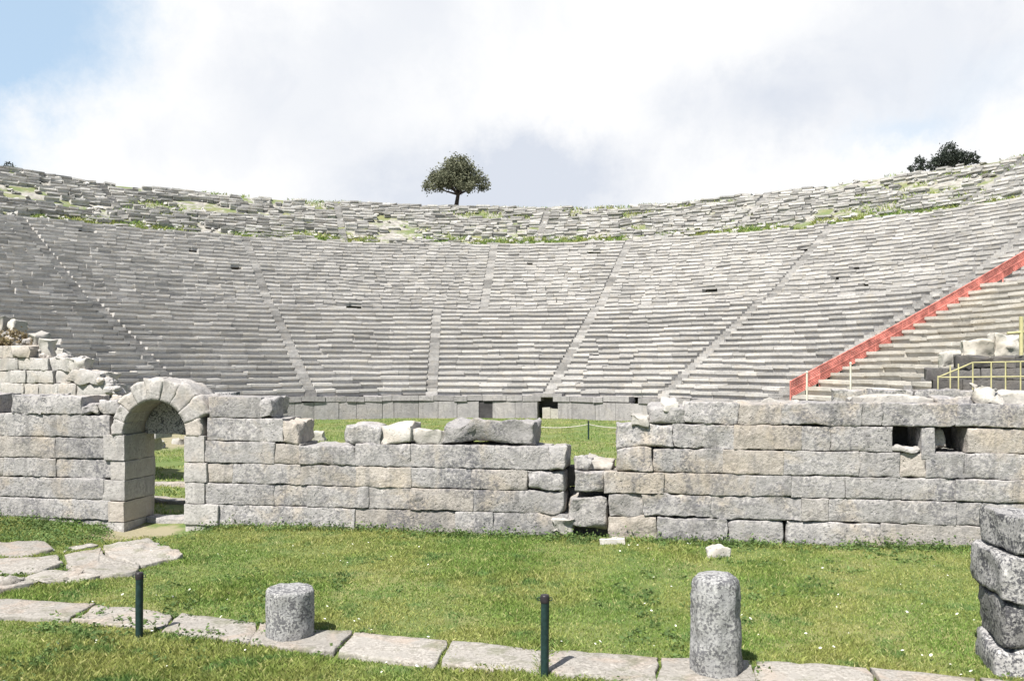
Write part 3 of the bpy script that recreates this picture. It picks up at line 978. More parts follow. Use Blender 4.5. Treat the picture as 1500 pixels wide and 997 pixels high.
# ------------------------------------------------------------------ paving slabs on the left, kerb, stubs, posts
def flat_poly(name, pxpts, zt, thick, seed, label, cat, mat='slab', group=None, rough=0.018):
    """slab with an irregular outline given by ground points (photo pixels at height zt)"""
    pts = []
    for (x, y) in pxpts:
        D = (EYE - zt) * F / (y - HZ)
        pts.append(P(x, y, D)[:2])
    pts = np.array(pts)
    # resample the outline
    out = []
    for i in range(len(pts)):
        a, b_ = pts[i], pts[(i + 1) % len(pts)]
        n = max(2, int(np.linalg.norm(b_ - a) / 0.12))
        out += [a + (b_ - a) * t for t in np.arange(n) / n]
    out = np.array(out)
    c = out.mean(0)
    out = out + np.stack([n2(out[:, 0], out[:, 1], 3.0, seed + q, 3) for q in range(2)], -1) * 0.055
    area = np.sum(out[:, 0] * np.roll(out[:, 1], -1) - out[:, 1] * np.roll(out[:, 0], -1))
    if area < 0:
        out = out[::-1]
    n = len(out)
    V, F4, F3 = [], [], []
    levels = [(1.0, -thick), (1.0, -0.02), (0.99, -0.004), (0.975, 0.0), (0.75, 0.0), (0.5, 0.0), (0.25, 0.0)]
    for sc, dz in levels:
        q = c + (out - c) * sc
        zz = zt + dz + (n2(q[:, 0], q[:, 1], 3.0, seed + 5, 4) * rough if dz > -thick * 0.9 else 0)
        V.append(np.concatenate([q, (zz + np.zeros(n))[:, None]], 1))
    V.append(np.array([[c[0], c[1], zt]]))
    V = np.concatenate(V)
    for l in range(len(levels) - 1):
        for i in range(n):
            F4.append((l * n + i, l * n + (i + 1) % n, (l + 1) * n + (i + 1) % n, (l + 1) * n + i))
    l = len(levels) - 1
    F3 = [(l * n + i, l * n + (i + 1) % n, (l + 1) * n) for i in range(n)]
    mb = MB()
    mb.add(V, F4)
    mb.f[3].append(np.array(F3))
    SLABS.append(out)
    return tag(mb.build(name, M[mat]), label, cat, group)


SLABS = []
slab_specs = [
    ([(-120, 800), (30, 790), (66, 789), (78, 803), (40, 812), (-120, 822)], 0.05, 'pale flat slab below the left wall at the picture edge'),
    ([(-120, 824), (40, 815), (84, 811), (90, 826), (60, 834), (-120, 850)], 0.05, 'long cracked slab at the left edge, second from the wall'),
    ([(150, 800), (215, 786), (240, 797), (268, 812), (205, 826), (160, 815)], 0.07, 'pale pointed slab nearest the gateway sill'),
    ([(96, 812), (147, 801), (157, 816), (204, 828), (196, 838), (150, 843), (98, 832)], 0.06, 'broad pale slab left of the pointed slab by the gateway'),
    ([(60, 837), (96, 833), (150, 845), (105, 853), (40, 848)], 0.04, 'small brownish slab between the broad slab and the rubble'),
    ([(-120, 853), (20, 842), (50, 846), (40, 858), (-20, 868), (-120, 878)], 0.08, 'rough slab at the left edge nearest the kerb'),
    ([(92, 806), (130, 800), (144, 798), (122, 795), (96, 799)], 0.02, 'narrow pale slab sunk in weeds behind the broad slab'),
]
for i, (pp, zt, lab) in enumerate(slab_specs):
    flat_poly('paving_stone', pp, zt, 0.32, 400 + i * 9, lab, 'paving slab', 'slab', 'flat slabs before the gateway', 0.045)
for i, (x0, y0, x1, y1, D, lab) in enumerate(((62, 846, 98, 866, 13.4, 'reddish rough rubble stone under the small brownish slab'), (22, 852, 58, 872, 13.2, 'dark rough rubble stone between the kerb and the left slabs'),
                                              (-12, 858, 20, 882, 12.9, 'rubble stone at the left edge just above the kerb'), (100, 846, 124, 858, 13.6, 'smallest rubble stone at the end of the left rubble'))):
    loose('rubble_stone', x0, y0, x1, y1 + 8, D, 0.5, 430 + i, lab, 'stone', 'slab', 0.06, 0.06, 0.1, rz=0.3 * i)

# kerb of long slabs; edges given as photo points on the ground
back = [(-140, 864), (0, 875), (140, 884), (262, 897), (382, 911), (516, 925), (660, 937), (805, 950), (968, 961), (1100, 966), (1270, 976), (1430, 990), (1620, 1004)]
front = [(-180, 892), (-40, 900), (102, 906), (236, 922), (366, 939), (492, 954), (640, 972), (792, 984), (964, 1000), (1112, 1008), (1300, 1020), (1470, 1034), (1660, 1048)]
klabs = ['pale kerb slab running off the left picture edge', 'pale kerb slab at the far left, below the flat slabs', 'cream kerb slab just behind the left rope post', 'pale kerb slab between the left rope post and the short round stub',
         'kerb slab under the short round column stub', 'grey kerb slab just right of the short round column stub', 'pale kerb slab left of the right rope post', 'pale kerb slab behind the right rope post and reaching the tall stub', 'white kerb slab under the tall octagonal stub',
         'white kerb slab just right of the tall octagonal stub', 'white kerb slab in the bottom right corner before the pier', 'kerb slab under the lichened pier at the right edge']
for i in range(len(back) - 1):
    b0, b1, f1, f0 = back[i], back[i + 1], front[i + 1], front[i]
    e = 2.0
    flat_poly('kerb_stone', [(b0[0] + e, b0[1]), (b1[0] - e, b1[1]), (f1[0] - e, f1[1]), (f0[0] + e, f0[1])], 0.055, 0.35, 500 + i * 7, klabs[i], 'kerb stone', 'slab', 'slabs of the stone kerb', 0.012)


def lathe(name, base, prof, nseg, seed, mat, parent=None, rough=0.02, flat=0.0, sub=4):
    """stub of a column: rings of (radius, z); flat>0 makes it octagonal"""
    rr_, zz_ = [], []
    for (r0, z0), (r1, z1) in zip(prof[:-1], prof[1:]):
        m_ = max(1, int(np.hypot(r1 - r0, z1 - z0) / 0.045))
        for t in np.arange(m_) / m_:
            rr_.append(r0 + (r1 - r0) * t)
            zz_.append(z0 + (z1 - z0) * t)
    rr_.append(prof[-1][0])
    zz_.append(prof[-1][1])
    th = np.arange(nseg) / nseg * 2 * math.pi
    oct_ = 1.0 / np.cos((th + R(8)) % (math.pi / 4) - math.pi / 8) * math.cos(math.pi / 8) * 1.02
    prf = (1 - flat) + flat * oct_
    V = []
    for r_, z_ in zip(rr_, zz_):
        V.append(np.stack([base[0] + r_ * prf * np.cos(th), base[1] + r_ * prf * np.sin(th), np.full(nseg, base[2] + z_)], -1))
    V = np.concatenate(V)
    V = V + np.stack([fbm(V * 7 + seed + q * 31, q, 3) for q in range(3)], -1) * rough
    nr_ = len(rr_)
    F4 = [(l * nseg + i, l * nseg + (i + 1) % nseg, (l + 1) * nseg + (i + 1) % nseg, (l + 1) * nseg + i) for l in range(nr_ - 1) for i in range(nseg)]
    mb = MB()
    mb.add(V, F4)
    return mb.build(name, mat, parent)


p = P(425, 931, 10.75)
o = lathe('column_stub', (p[0], p[1], 0.02), [(0.30, -0.05), (0.305, 0.1), (0.302, 0.575), (0.29, 0.60), (0.15, 0.605), (0.001, 0.61)], 48, 3, M['stub'], None, 0.012, 0.35)
tag(o, 'short round speckled column stub standing on the kerb', 'column stub')
p = P(1048, 984, 9.45)
o = lathe('column_stub', (p[0], p[1], 0.0), [(0.285, -0.05), (0.285, 0.28), (0.275, 0.62), (0.27, 0.97), (0.25, 1.06), (0.205, 1.10), (0.10, 1.125), (0.001, 1.13)], 64, 9, M['stub'], None, 0.017, 1.0)
tag(o, 'tall octagonal speckled column stub with rounded top', 'column stub')


def rope_post(px, py, h, label):
    D = EYE * F / (py - HZ)
    p = P(px, py, D)
    z0 = float(terrain(p[0], p[1])) - 0.03
    e = empty('rope_post', (p[0], p[1], z0), label, 'post', 'dark rope posts by the kerb')
    r = 0.046
    mb = MB()
    tube(mb, [(p[0], p[1], z0 - 0.1), (p[0], p[1], z0 + h * 0.5), (p[0] + 0.004, p[1], z0 + h - 0.08)], r, 14)
    mb.build('shaft', M['green_post'], e)
    mb = MB()
    tube(mb, [(p[0], p[1], z0 + h - 0.085), (p[0], p[1], z0 + h - 0.02), (p[0], p[1], z0 + h - 0.004), (p[0], p[1], z0 + h)], [r * 1.10, r * 1.10, r * 0.95, r * 0.6], 14)
    mb.build('cap', M['post_cap'], e)
    mb = MB()
    th = np.linspace(0, 2 * math.pi, 13)
    for sx in (-1, 1):
        tube(mb, np.stack([p[0] + sx * (r + 0.018) + 0.018 * np.cos(th), np.full(13, p[1]), z0 + h - 0.05 + 0.018 * np.sin(th)], -1), 0.005, 6, False)
    mb.build('rope_eyelet', M['green_post'], e)


rope_post(204, 934, 0.84, 'dark green rope post left of the short round stub')
rope_post(798, 992, 0.94, 'dark green rope post in the middle, between the two column stubs')

# lichened pier at the right edge
pc = P(1515, 1000, 9.35)
pier = empty('stone_pier', (pc[0] + 0.05, pc[1], 0), 'dark lichened pier of stacked blocks at the right picture edge', 'pier')
zc = -0.26
for i, (h, w_, dx) in enumerate(((0.58, 1.0, 0.03), (0.50, 0.98, 0.0), (0.48, 1.02, -0.01), (0.43, 0.92, 0.07))):
    p, f = stone(w_, 0.95, h - 0.02, 600 + i, 0.022, 0.07, 0.07, 0.02, 0.022)
    p = rot(p, R(-14 + 3 * i))
    mb = MB()
    mb.add(p + np.array([pc[0] + 0.22 + dx, pc[1] + 0.35, zc + h / 2]), f)
    mb.build('drum_block', M['dark'], pier)
    zc += h


# ------------------------------------------------------------------ red netting barrier on the stairs, railings, poles
def theatre_z(r):
    return np.interp(r, [RP + 0.4, RL - 1.1, RL, RD - 1.2], [ZP + 0.2, ZL + 0.1, ZL + 0.2, ZD])


def red_barrier():
    cf = np.polyfit([RP + 0.4, 28, RL - 0.5, 43, 50], theatre_z(np.array([RP + 0.4, 28, RL - 0.5, 43, 50])), 2)
    a = 5 * TH
    off = 0.75
    rs = np.arange(RP + 0.4, 50.0, 1.9)
    pts = []
    for r in rs:
        X, Y = ring_xy(r, a)
        ca = a + AX
        off = 1.35 + (r - RP) / 26.0 * 3.0
        X, Y = X + off * math.cos(ca), Y - off * math.sin(ca)
        pts.append((X, Y, float(np.polyval(cf, r)) - 0.10))
    pts = np.array(pts)
    e = empty('safety_barrier', tuple(pts[0]), 'long red netting barrier climbing the right-hand stairway', 'barrier')
    for q in pts:
        mb = MB()
        tube(mb, [q - (0, 0, 0.3), q + (0, 0, 1.0)], 0.04, 8)
        mb.build('post', M['red'], e)
    for h in (0.95, 0.50):
        mb = MB()
        tube(mb, pts + (0, 0, h), 0.04, 8)
        mb.build('rail', M['red'], e)
    # netting: diamond mesh of thin cords between each pair of posts
    for q0, q1 in zip(pts[:-1], pts[1:]):
        mb = MB()
        for (lo, hi) in ((0.12, 0.45), (0.55, 0.90)):
            n = 11
            for i in range(n + 1):
                t = i / n
                b0 = q0 + (q1 - q0) * t
                mb_w = 0.03
                tube(mb, [b0 + (0, 0, lo), b0 + (0, 0, hi)], mb_w, 4, False)
            for h in np.linspace(lo, hi, 5):
                tube(mb, [q0 + (0, 0, h), q1 + (0, 0, h)], 0.036, 4, False)
        mb.build('net_panel', M['red'], e)


red_barrier()


def railing():
    D0, D1 = 29.0, 26.8
    xs = [1374, 1392, 1404, 1425, 1452, 1473, 1495, 1520, 1550]
    zt0 = EYE + (HZ - 532) / F * 28
    e = empty('metal_railing', tuple(P(1374, 572, D0)), 'yellow metal railing on the terrace wall at the right', 'railing')
    pts = []
    for x in xs:
        D = D0 + (D1 - D0) * (x - 1374) / (1550 - 1374.0)
        pts.append(P(x, 574, D))
    pts = np.array(pts)
    hts = [0.55, 0.9, 0.95, 1.0, 1.0, 1.0, 1.0, 1.0, 1.0]
    for q, h in zip(pts, hts):
        mb = MB()
        tube(mb, [q - (0, 0, 0.12), q + (0, 0, h)], 0.023, 8)
        mb.build('post', M['yellow'], e)
    for h, st in ((0.98, 3), (0.50, 0)):
        mb = MB()
        tube(mb, pts[st:] + (0, 0, h), 0.021, 8)
        mb.build('rail', M['yellow'], e)
    # short raking piece at the left end
    mb = MB()
    tube(mb, [pts[0] + (0, 0, 0.5), pts[2] + (0, 0, 0.78), pts[3] + (0, 0, 0.98)], 0.026, 8)
    mb.build('rail', M['yellow'], e)


railing()
# yellow scaffold post group at right edge
mb = MB()
q = P(1496, 525, 30.4)
tube(mb, [q - (0, 0, 0.2), q + (0, 0, 1.5)], 0.07, 8)
tube(mb, [q + (-0.5, 0, 0.9), q + (0.9, 0, 1.0)], 0.05, 8)
tag(mb.build('scaffold_post', M['yellow']), 'thick yellow scaffold post at the right edge above the railing', 'scaffold post')
for (px, y0, y1, D, lab) in ((1182, 545, 582, 30.5, 'pale slender pole before the foot of the red barrier'), (1246, 532, 582, 30.0, 'pale yellowish pole right of the red barrier foot')):
    a, b_ = P(px, y1, D), P(px, y0, D)
    e = empty('marker_pole', tuple(a), lab, 'pole', 'pale poles by the red barrier')
    mb = MB()
    tube(mb, [a - (0, 0, 0.6), a, b_], 0.035, 8)
    mb.build('shaft', M['whitep'], e)
    mb = MB()
    tube(mb, [b_ - (0, 0, 0.02), b_ + (0, 0, 0.05)], [0.05, 0.035], 8)
    mb.build('cap', M['whitep'], e)
# fallen dark beam by the poles
a, b_ = P(1273, 572, 29.4), P(1299, 585, 29.0)
mb = MB()
tube(mb, [a, (a + b_) / 2 + (0, 0, 0.03), b_], 0.05, 7)
tag(mb.build('timber_beam', M['bark']), 'thin dark beam leaning down onto the terrace wall', 'beam')

# orchestra rope barrier
opts = []
for i, px in enumerate((760, 862, 960)):
    D = 40.5
    q = P(px, 500, D)
    z0 = float(terrain(q[0], D))
    opts.append((q[0], D, z0))
    e = empty('rope_post', (q[0], D, z0), ['slim dark post in the orchestra behind the longest loose block', 'slim dark post on the orchestra grass seen through the wall gap', 'slim dark post in the orchestra behind the wall with holes'][i], 'post', 'slim posts across the orchestra')
    mb = MB()
    tube(mb, [(q[0], D, z0 - 0.1), (q[0], D, z0 + 0.85)], 0.04, 8)
    mb.build('shaft', M['green_post'], e)
    mb = MB()
    tube(mb, [(q[0], D, z0 + 0.84), (q[0], D, z0 + 0.9)], [0.05, 0.03], 8)
    mb.build('cap', M['post_cap'], e)
mb = MB()
for q0, q1 in zip(opts[:-1], opts[1:]):
    t = np.linspace(0, 1, 13)
    pp = np.array(q0)[None] + (np.array(q1) - np.array(q0))[None] * t[:, None]
    pp[:, 2] += 0.72 - 0.5 * (1 - (2 * t - 1) ** 2) * 0.35
    tube(mb, pp, 0.022, 6, False)
tag(mb.build('barrier_rope', M['rope']), 'pale sagging rope between the slim orchestra posts', 'rope')

# stones lying in the orchestra
for i, (x0, y0, x1, y1, D, lab) in enumerate(((486, 616, 514, 629, 33, 'dark topped stone lying on the orchestra grass behind the grey block'), (440, 602, 474, 616, 40, 'pale slab stone in the orchestra right of the broken wall end'),
                                              (232, 628, 242, 641, 36, 'small pale stone seen through the gateway'), (255, 630, 263, 640, 38, 'tiny grey stone seen through the gateway on the right'))):
    q = P((x0 + x1) / 2, y1, D)
    z0 = float(terrain(q[0], D))
    L = (x1 - x0) / F * D
    H = (y1 - y0) / F * D
    p, f = stone(L, 0.6, H + 0.15, 700 + i, 0.04, 0.1, 0.12, 0, 0.07)
    mb = MB()
    mb.add(rot(p, 0.3 * i - 0.2) + np.array([q[0], D, z0 + H / 2 - 0.07]), f)
    tag(mb.build('orchestra_stone', M['rock']), lab, 'stone')
# low pale ledges of stone across the ground behind the gate
for i, (x0, x1, y, D, lab) in enumerate(((150, 290, 694, 24.6, 'low pale stone sill across the grass behind the gateway, farther of the two'), (140, 300, 737, 21.6, 'low pale stone sill across the grass behind the gateway, nearer of the two'))):
    L = (x1 - x0) / F * D
    q = P((x0 + x1) / 2, y, D)
    z0 = float(terrain(q[0], D))
    p, f = stone(L, 0.45, 0.35, 720 + i, 0.02, 0.05, 0.15, 0, 0.02)
    mb = MB()
    mb.add(rot(p, WANG) + np.array([q[0], D, z0 - 0.07]), f)
    tag(mb.build('stone_sill', M['slab']), lab, 'stone sill')


# ------------------------------------------------------------------ vegetation
def leaf_cards(mb, centres, size, g, flat=0.0):
    n = len(centres)
    d1 = g.normal(size=(n, 3))
    d1[:, 2] *= (1 - flat)
    d1 /= np.linalg.norm(d1, axis=1, keepdims=True)
    d2 = np.cross(d1, g.normal(size=(n, 3)))
    d2 /= np.linalg.norm(d2, axis=1, keepdims=True)
    s = size * g.uniform(0.6, 1.4, (n, 1))
    a, b_ = d1 * s, d2 * s * 0.55
    V = np.stack([centres - a, centres + b_ - a * 0.1, centres + a, centres - b_ - a * 0.1], 1).reshape(-1, 3)
    mb.add(V, np.arange(n * 4).reshape(n, 4))


def tree(name, base, lobes, trunk_h, trunk_r, n_leaf, size, seed, label, cat, lean=0.0, leafmat='leaf'):
    """lobes: list of (dx, dy, dz, rx, ry, rz) foliage clumps relative to the base"""
    g = np.random.default_rng(seed)
    base = np.array(base, float)
    e = empty(name, tuple(base), label, cat)
    mb = MB()
    top = base + np.array([lean, 0, trunk_h])
    tube(mb, [base + (-0.05, 0, -0.3), base + (0.0, 0, 0.15), base + (lean * 0.4, 0.03, trunk_h * 0.5), top], [trunk_r * 1.7, trunk_r * 1.15, trunk_r * 0.95, trunk_r * 0.8], 9)
    for (dx, dy, dz, rx, ry, rz) in lobes:
        c = base + np.array([dx, dy, dz])
        midp = (top + c) / 2 + np.array([0, 0, -0.15 * rz])
        tube(mb, [top - (0, 0, 0.12), midp, c + (0, 0, 0.25 * rz)], [trunk_r * 0.55, trunk_r * 0.33, trunk_r * 0.1], 6)
    mb.build('trunk', M['bark'], e)
    mb = MB()
    tot = sum(l[3] * l[4] * l[5] for l in lobes) ** 1.0
    for (dx, dy, dz, rx, ry, rz) in lobes:
        m = int(n_leaf * rx * ry * rz / tot)
        # twig clusters in the shell of the lobe, leaves round each
        nc = max(6, m // 26)
        d = g.normal(size=(nc, 3))
        d /= np.linalg.norm(d, axis=1, keepdims=True)
        rad = g.uniform(0.45, 1.05, nc) ** 0.6
        cl = base + np.array([dx, dy, dz]) + d * rad[:, None] * np.array([rx, ry, rz])
        idx = g.integers(0, nc, m)
        sp = min(rx, rz) * 0.22
        leaf_cards(mb, cl[idx] + g.normal(0, sp, (m, 3)), size, g)
    mb.build('crown', M[leafmat], e, False)
    return e


def skyline_base(px, r):
    X, Y = on_ring(px, r)
    return np.array([X, Y, float(terrain(X, Y))])


b0 = skyline_base(668, RT + 1.6)
tree('lone_tree', b0 - (0, 0, 0.1), [(-0.1, 0, 4.6, 1.9, 2.0, 1.5), (0.4, 0.3, 5.5, 1.5, 1.6, 1.15), (-1.7, 0.2, 4.0, 1.5, 1.6, 1.15), (-2.8, 0, 2.9, 1.2, 1.3, 0.9), (1.7, -0.2, 4.2, 1.5, 1.6, 1.2), (2.75, 0.2, 3.35, 1.15, 1.3, 1.0),
                               (-0.9, -1.3, 3.4, 1.4, 1.3, 0.95), (1.2, -1.2, 3.1, 1.3, 1.2, 0.95), (0.9, 1.5, 3.6, 1.4, 1.3, 1.0), (-1.2, 1.5, 3.8, 1.4, 1.3, 1.0)], 2.0, 0.27, 16000, 0.13, 11,
     'lone dark round-crowned tree on the theatre crest', 'tree', 0.28)
b0 = skyline_base(1390, RT + 1.6)
tree('crest_shrub', b0 - (0, 0, 0.15), [(0, 0, 1.4, 1.0, 0.9, 1.0), (0.1, 0, 2.1, 0.5, 0.5, 0.8), (-0.9, 0, 0.9, 0.9, 0.7, 0.65), (-1.7, 0, 0.6, 0.6, 0.5, 0.45), (1.1, 0, 1.2, 1.0, 0.7, 0.75), (2.1, 0, 1.35, 0.75, 0.6, 0.65), (2.7, 0, 1.3, 0.4, 0.5, 0.4)], 0.5, 0.1, 5200, 0.10, 21, 'tallest dark pointed shrub on the right-hand crest', 'shrub', leafmat='pine')
b0 = skyline_base(1347, RT + 1.6)
tree('crest_shrub', b0 - (0, 0, 0.15), [(0, 0, 1.0, 0.5, 0.5, 0.95), (-0.5, 0, 0.55, 0.55, 0.5, 0.5), (0.5, 0, 0.9, 0.5, 0.5, 0.6)], 0.4, 0.06, 1300, 0.10, 22, 'thin spiky shrub left of the tallest shrub on the right crest', 'shrub', leafmat='pine')
b0 = skyline_base(12, RT + 1.2)
tree('crest_shrub', b0 - (0, 0, 0.1), [(0, 0, 0.5, 0.5, 0.5, 0.45), (0.4, 0, 0.3, 0.4, 0.4, 0.3)], 0.3, 0.06, 700, 0.09, 23, 'small dark shrub on the crest at the far left', 'shrub', leafmat='pine')
b0 = skyline_base(1186, RT + 1.0)
tree('crest_shrub', b0 - (0, 0, 0.1), [(0, 0, 0.25, 0.5, 0.5, 0.25), (0.9, 0, 0.2, 0.5, 0.4, 0.2)], 0.2, 0.05, 500, 0.09, 24, 'low dark shrub on the crest right of centre', 'shrub', leafmat='pine')
b0 = skyline_base(712, RT + 2.2)
tree('crest_shrub', b0 - (0, 0, 0.1), [(-0.8, 0, 0.22, 1.0, 0.5, 0.25), (0.9, 0, 0.2, 0.9, 0.5, 0.22)], 0.2, 0.05, 600, 0.09, 25, 'low dark scrub beside the lone tree trunk', 'shrub', leafmat='pine')
q = P(20, 503, 27.6)
tree('dry_weed', q - (0, 0, 0.25), [(0, 0, 0.35, 0.55, 0.4, 0.3), (0.5, 0, 0.2, 0.4, 0.35, 0.25), (-0.4, 0, 0.4, 0.4, 0.35, 0.3)], 0.2, 0.03, 900, 0.06, 26, 'brownish dry weed growing on the stepped wall at the left', 'weed', leafmat='weed')

# rubble and tufts over the ruined upper seats (uncountable)
def scatter_upper():
    g = np.random.default_rng(55)
    n = 1300
    r = np.where(g.random(n) < 0.4, g.uniform(RD - 0.8, RD + 2.5, n), g.uniform(RD - 1.0, RT + 1.0, n))
    a = g.uniform(A0, A1, n)
    X, Y = ring_xy(r, a)
    Z = terrain(X, Y)
    mb = MB()
    ijk, f = shell(2, 2, 2)
    base = (ijk - 1).astype(float)
    ln = np.linalg.norm(base, axis=1, keepdims=True)
    base = base / ln * np.abs(base).max(axis=1, keepdims=True) ** 0.5
    for i in range(n):
        s = np.array([g.uniform(0.15, 0.55), g.uniform(0.15, 0.4), g.uniform(0.10, 0.26)])
        p = base * s + g.normal(0, 0.045, base.shape)
        mb.add(rot(p, g.uniform(0, 6.28), g.normal(0, 0.2)) + np.array([X[i], Y[i], Z[i] + 0.12]), f)
    tag(mb.build('rubble', M['ruin'], None, False), 'loose stone rubble strewn over the ruined upper seats', 'rubble', kind='stuff')
    m = 110000
    r = np.where(g.random(m) < 0.55, g.normal(RD + 0.5, 1.1, m), g.uniform(RD, RT + 1.2, m))
    a = g.uniform(A0, A1, m)
    X, Y = ring_xy(r, a)
    d = n2(X, Y, 0.14, 61, 3) + np.where(np.abs(r - RD - 0.4) < 2.4, 0.34, -0.15) + np.where((r > RT - 5) & (a > R(-10)) & (a < R(45)), 0.36, 0)
    k = d > 0.12
    blades(g, X[k], Y[k], terrain(X[k], Y[k]) + 0.06, 0.18, 0.42, 0.09, 'hillside_grass', 'grass tufts growing over the ruined upper seats')


def blades(g, X, Y, Z, h0, h1, w, name, label, hmul=None):
    n = len(X)
    h = g.uniform(h0, h1, n)
    if hmul is not None:
        h = h * hmul
    th = g.uniform(0, 2 * math.pi, n)
    ln = g.normal(0, 0.45, (n, 2)) * h[:, None]
    ww = w * g.uniform(0.6, 1.3, n)
    dx, dy = np.cos(th) * ww / 2, np.sin(th) * ww / 2
    z0 = Z - 0.012
    v = np.stack([np.stack([X - dx, Y - dy, z0], -1), np.stack([X + dx, Y + dy, z0], -1),
                  np.stack([X + ln[:, 0] * 0.35 + dx * 0.7, Y + ln[:, 1] * 0.35 + dy * 0.7, z0 + h * 0.6], -1), np.stack([X + ln[:, 0], Y + ln[:, 1], z0 + h], -1)], 1).reshape(-1, 3)
    mb = MB()
    mb.add(v, np.arange(n * 4).reshape(n, 4))
    return tag(mb.build(name, M['grass'], None, False, origin=(0, 0, 0)), label, 'grass', kind='stuff')


scatter_upper()


def inside(poly, X, Y):
    r = np.zeros(len(X), bool)
    x, y = poly[:, 0], poly[:, 1]
    j = len(poly) - 1
    for i in range(len(poly)):
        c = ((y[i] > Y) != (y[j] > Y)) & (X < (x[j] - x[i]) * (Y - y[i]) / (y[j] - y[i] + 1e-12) + x[i])
        r ^= c
        j = i
    return r


def front_grass():
    g = np.random.default_rng(91)
    n = 880000
    Y = 8.3 + (20.5 - 8.3) * g.random(n) ** 1.15
    X = g.uniform(-0.93, 0.95, n) * Y
    # wall line: keep blades on this side of it
    s = (X - W0[0]) * U[0] + (Y - W0[1]) * U[1]
    nn = (X - W0[0]) * NV[0] + (Y - W0[1]) * NV[1]
    k = (nn < 0.02)
    gate = (np.abs(s - sA) < 1.3) & (nn > -1.6)
    k &= ~(gate & (g.random(n) < 0.35) | gate & (nn > -0.35))
    dens = n2(X, Y, 1.1, 70, 3)
    k &= g.random(n) < 0.86 + 0.32 * dens
    for pl in SLABS:
        lo, hi = pl.min(0) - 0.05, pl.max(0) + 0.05
        b_ = (X > lo[0]) & (X < hi[0]) & (Y > lo[1]) & (Y < hi[1]) & k
        idx = np.where(b_)[0]
        jx = 0.10 * n2(X[idx], Y[idx], 3.5, 78, 3) + 0.03
        cx, cy = pl.mean(0)
        dd = np.hypot(X[idx] - cx, Y[idx] - cy) + 1e-6
        ins = inside(pl, X[idx] + jx * (X[idx] - cx) / dd, Y[idx] + jx * (Y[idx] - cy) / dd)
        k[idx[ins]] = False
    X, Y, nn = X[k], Y[k], nn[k]
    hm = 0.75 + 0.55 * n2(X, Y, 0.7, 71, 3) + 0.5 * smooth(-0.5, 0.0, nn) + 0.35 * smooth(10.4, 8.5, Y) + 0.4 * smooth(-7, -9, X) * smooth(-3.5, -1, nn)
    blades(g, X, Y, terrain(X, Y), 0.035, 0.085, 0.014, 'grass', 'short green grass in front of the ruined walls', np.clip(hm, 0.62, 2.2))
    # orchestra grass
    m = 90000
    Y = g.uniform(19.0, 57, m)
    X = g.uniform(-0.52, 0.22, m) * Y
    nn = (X - W0[0]) * NV[0] + (Y - W0[1]) * NV[1]
    k = (nn > 1.3) & (np.hypot(X - XC, Y - YC) < RP - 0.1) & (n2(X, Y, 0.5, 75, 3) > -0.35)
    k &= ~((np.hypot((X + 16.5) / 5.5, (Y - 39.5) / 5.0) < 1) & (g.random(m) < 0.9)) & ~((np.hypot((X - 2.3) / 1.5, (Y - 20.6) / 2.1) < 1) & (g.random(m) < 0.85))
    X, Y = X[k], Y[k]
    blades(g, X, Y, terrain(X, Y), 0.04, 0.11, 0.03, 'orchestra_grass', 'green grass covering the orchestra floor behind the walls')
    # daisies
    m = 430
    Y = g.uniform(8.6, 16.5, m)
    X = g.uniform(-0.6, 0.66, m) * Y
    nn = (X - W0[0]) * NV[0] + (Y - W0[1]) * NV[1]
    k = (nn < -0.2) & (g.random(m) < 0.30 + 0.5 * smooth(-2, 5, X) + 1.3 * n2(X, Y, 0.5, 77))
    for pl in SLABS:
        k &= ~inside(pl, X, Y)
    X, Y = X[k], Y[k]
    Z = terrain(X, Y) + g.uniform(0.045, 0.085, len(X))
    mb = MB()
    th = np.arange(6) / 6 * 2 * math.pi
    for x, y, z in zip(X, Y, Z):
        r_ = g.uniform(0.010, 0.021)
        tl = g.normal(0, 0.35, 2)
        ring = np.stack([x + r_ * np.cos(th), y + r_ * np.sin(th), z + r_ * (np.cos(th) * tl[0] + np.sin(th) * tl[1])], -1)
        v = np.concatenate([ring, [[x, y, z + 0.008]]])
        mb.add(v, [(i, (i + 1) % 6, 6) for i in range(6)])
    tag(mb.build('daisies', M['petal'], None, False), 'tiny white daisies dotted through the front grass', 'flowers', kind='stuff')


front_grass()


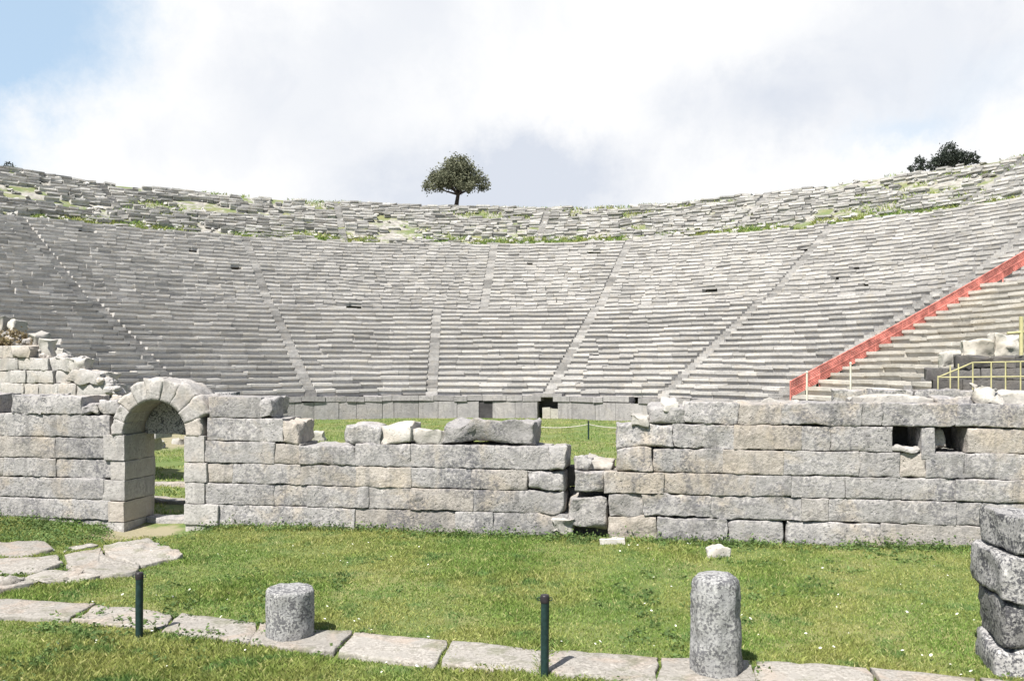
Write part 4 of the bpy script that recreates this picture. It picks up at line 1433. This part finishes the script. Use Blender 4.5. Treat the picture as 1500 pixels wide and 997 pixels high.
def weeds():
    """broad-leaved weeds in clumps at the wall foot, by the kerb and through the turf"""
    g = np.random.default_rng(123)
    C = []
    for _ in range(330):
        sx = g.uniform(wall_s(-40), wall_s(1500))
        if abs(sx - sA) < 1.0:
            continue
        w_ = wall_xy(sx, -abs(g.normal(0.02, 0.16)))
        C.append((w_[0], w_[1], g.uniform(0.06, 0.2)))
    for _ in range(900):
        y = g.uniform(8.6, 17.5)
        x = g.uniform(-0.66, 0.66) * y
        if n2(np.array([x]), np.array([y]), 0.45, 81)[0] > 0.15:
            C.append((x, y, g.uniform(0.04, 0.11)))
    for _ in range(160):                      # thick patch in front of the left wall
        C.append((g.uniform(-12.5, -8.6), g.uniform(16.6, 19.0), g.uniform(0.08, 0.2)))
    for pl in SLABS:                          # creeping over the slab edges
        for _ in range(3):
            q = pl[g.integers(len(pl))]
            C.append((q[0] + g.normal(0, 0.04), q[1] + g.normal(0, 0.04), g.uniform(0.03, 0.09)))
    mb = MB()
    for (x, y, h) in C:
        if (x - W0[0]) * NV[0] + (y - W0[1]) * NV[1] > 0.0:
            continue
        z = float(terrain(x, y))
        m = int(14 + 160 * h)
        c = np.stack([x + g.normal(0, h * 0.75, m), y + g.normal(0, h * 0.6, m), z + np.abs(g.normal(0, h * 0.5, m)) + 0.01], -1)
        leaf_cards(mb, c, 0.026, g, 0.55)
    tag(mb.build('weeds', M['turfweed'], None, False), 'broad leaved weeds along the wall foot and through the turf', 'weeds', kind='stuff')


weeds()


def wall_rubble():
    """small stones tumbled along the broken top of the stepped wall"""
    g = np.random.default_rng(321)
    mb = MB()
    ijk, f = shell(3, 3, 3)
    base = (ijk / 1.5 - 1)
    ln = np.linalg.norm(base, axis=1, keepdims=True)
    base = base / np.maximum(ln, 1e-6) * np.abs(base).max(axis=1, keepdims=True) ** 0.4 * 0.9
    xs = [-40, 40, 75, 100, 125, 150, 178]
    ys = [482, 503, 520, 533, 545, 560, 576]
    for i in range(150):
        px = g.uniform(-30, 176)
        D = 28.6 - (px + 40) / 218.0 * 3.0 + g.uniform(-0.1, 0.75)
        py = float(np.interp(px, xs, ys)) + g.uniform(-7, 9)
        q = P(px, py, D)
        sz = g.uniform(0.07, 0.24) * np.array([1.3, 1.0, 0.75])
        p = base * sz * (1 + 0.25 * fbm(base * 1.7 + i * 3.1, 5, 2)[:, None])
        mb.add(rot(p, g.uniform(0, 6.3), g.normal(0, 0.3)) + q, f)
    tag(mb.build('rubble', M['arch'], None, False), 'small tumbled rubble along the broken top of the stepped wall', 'rubble', kind='stuff')


wall_rubble()
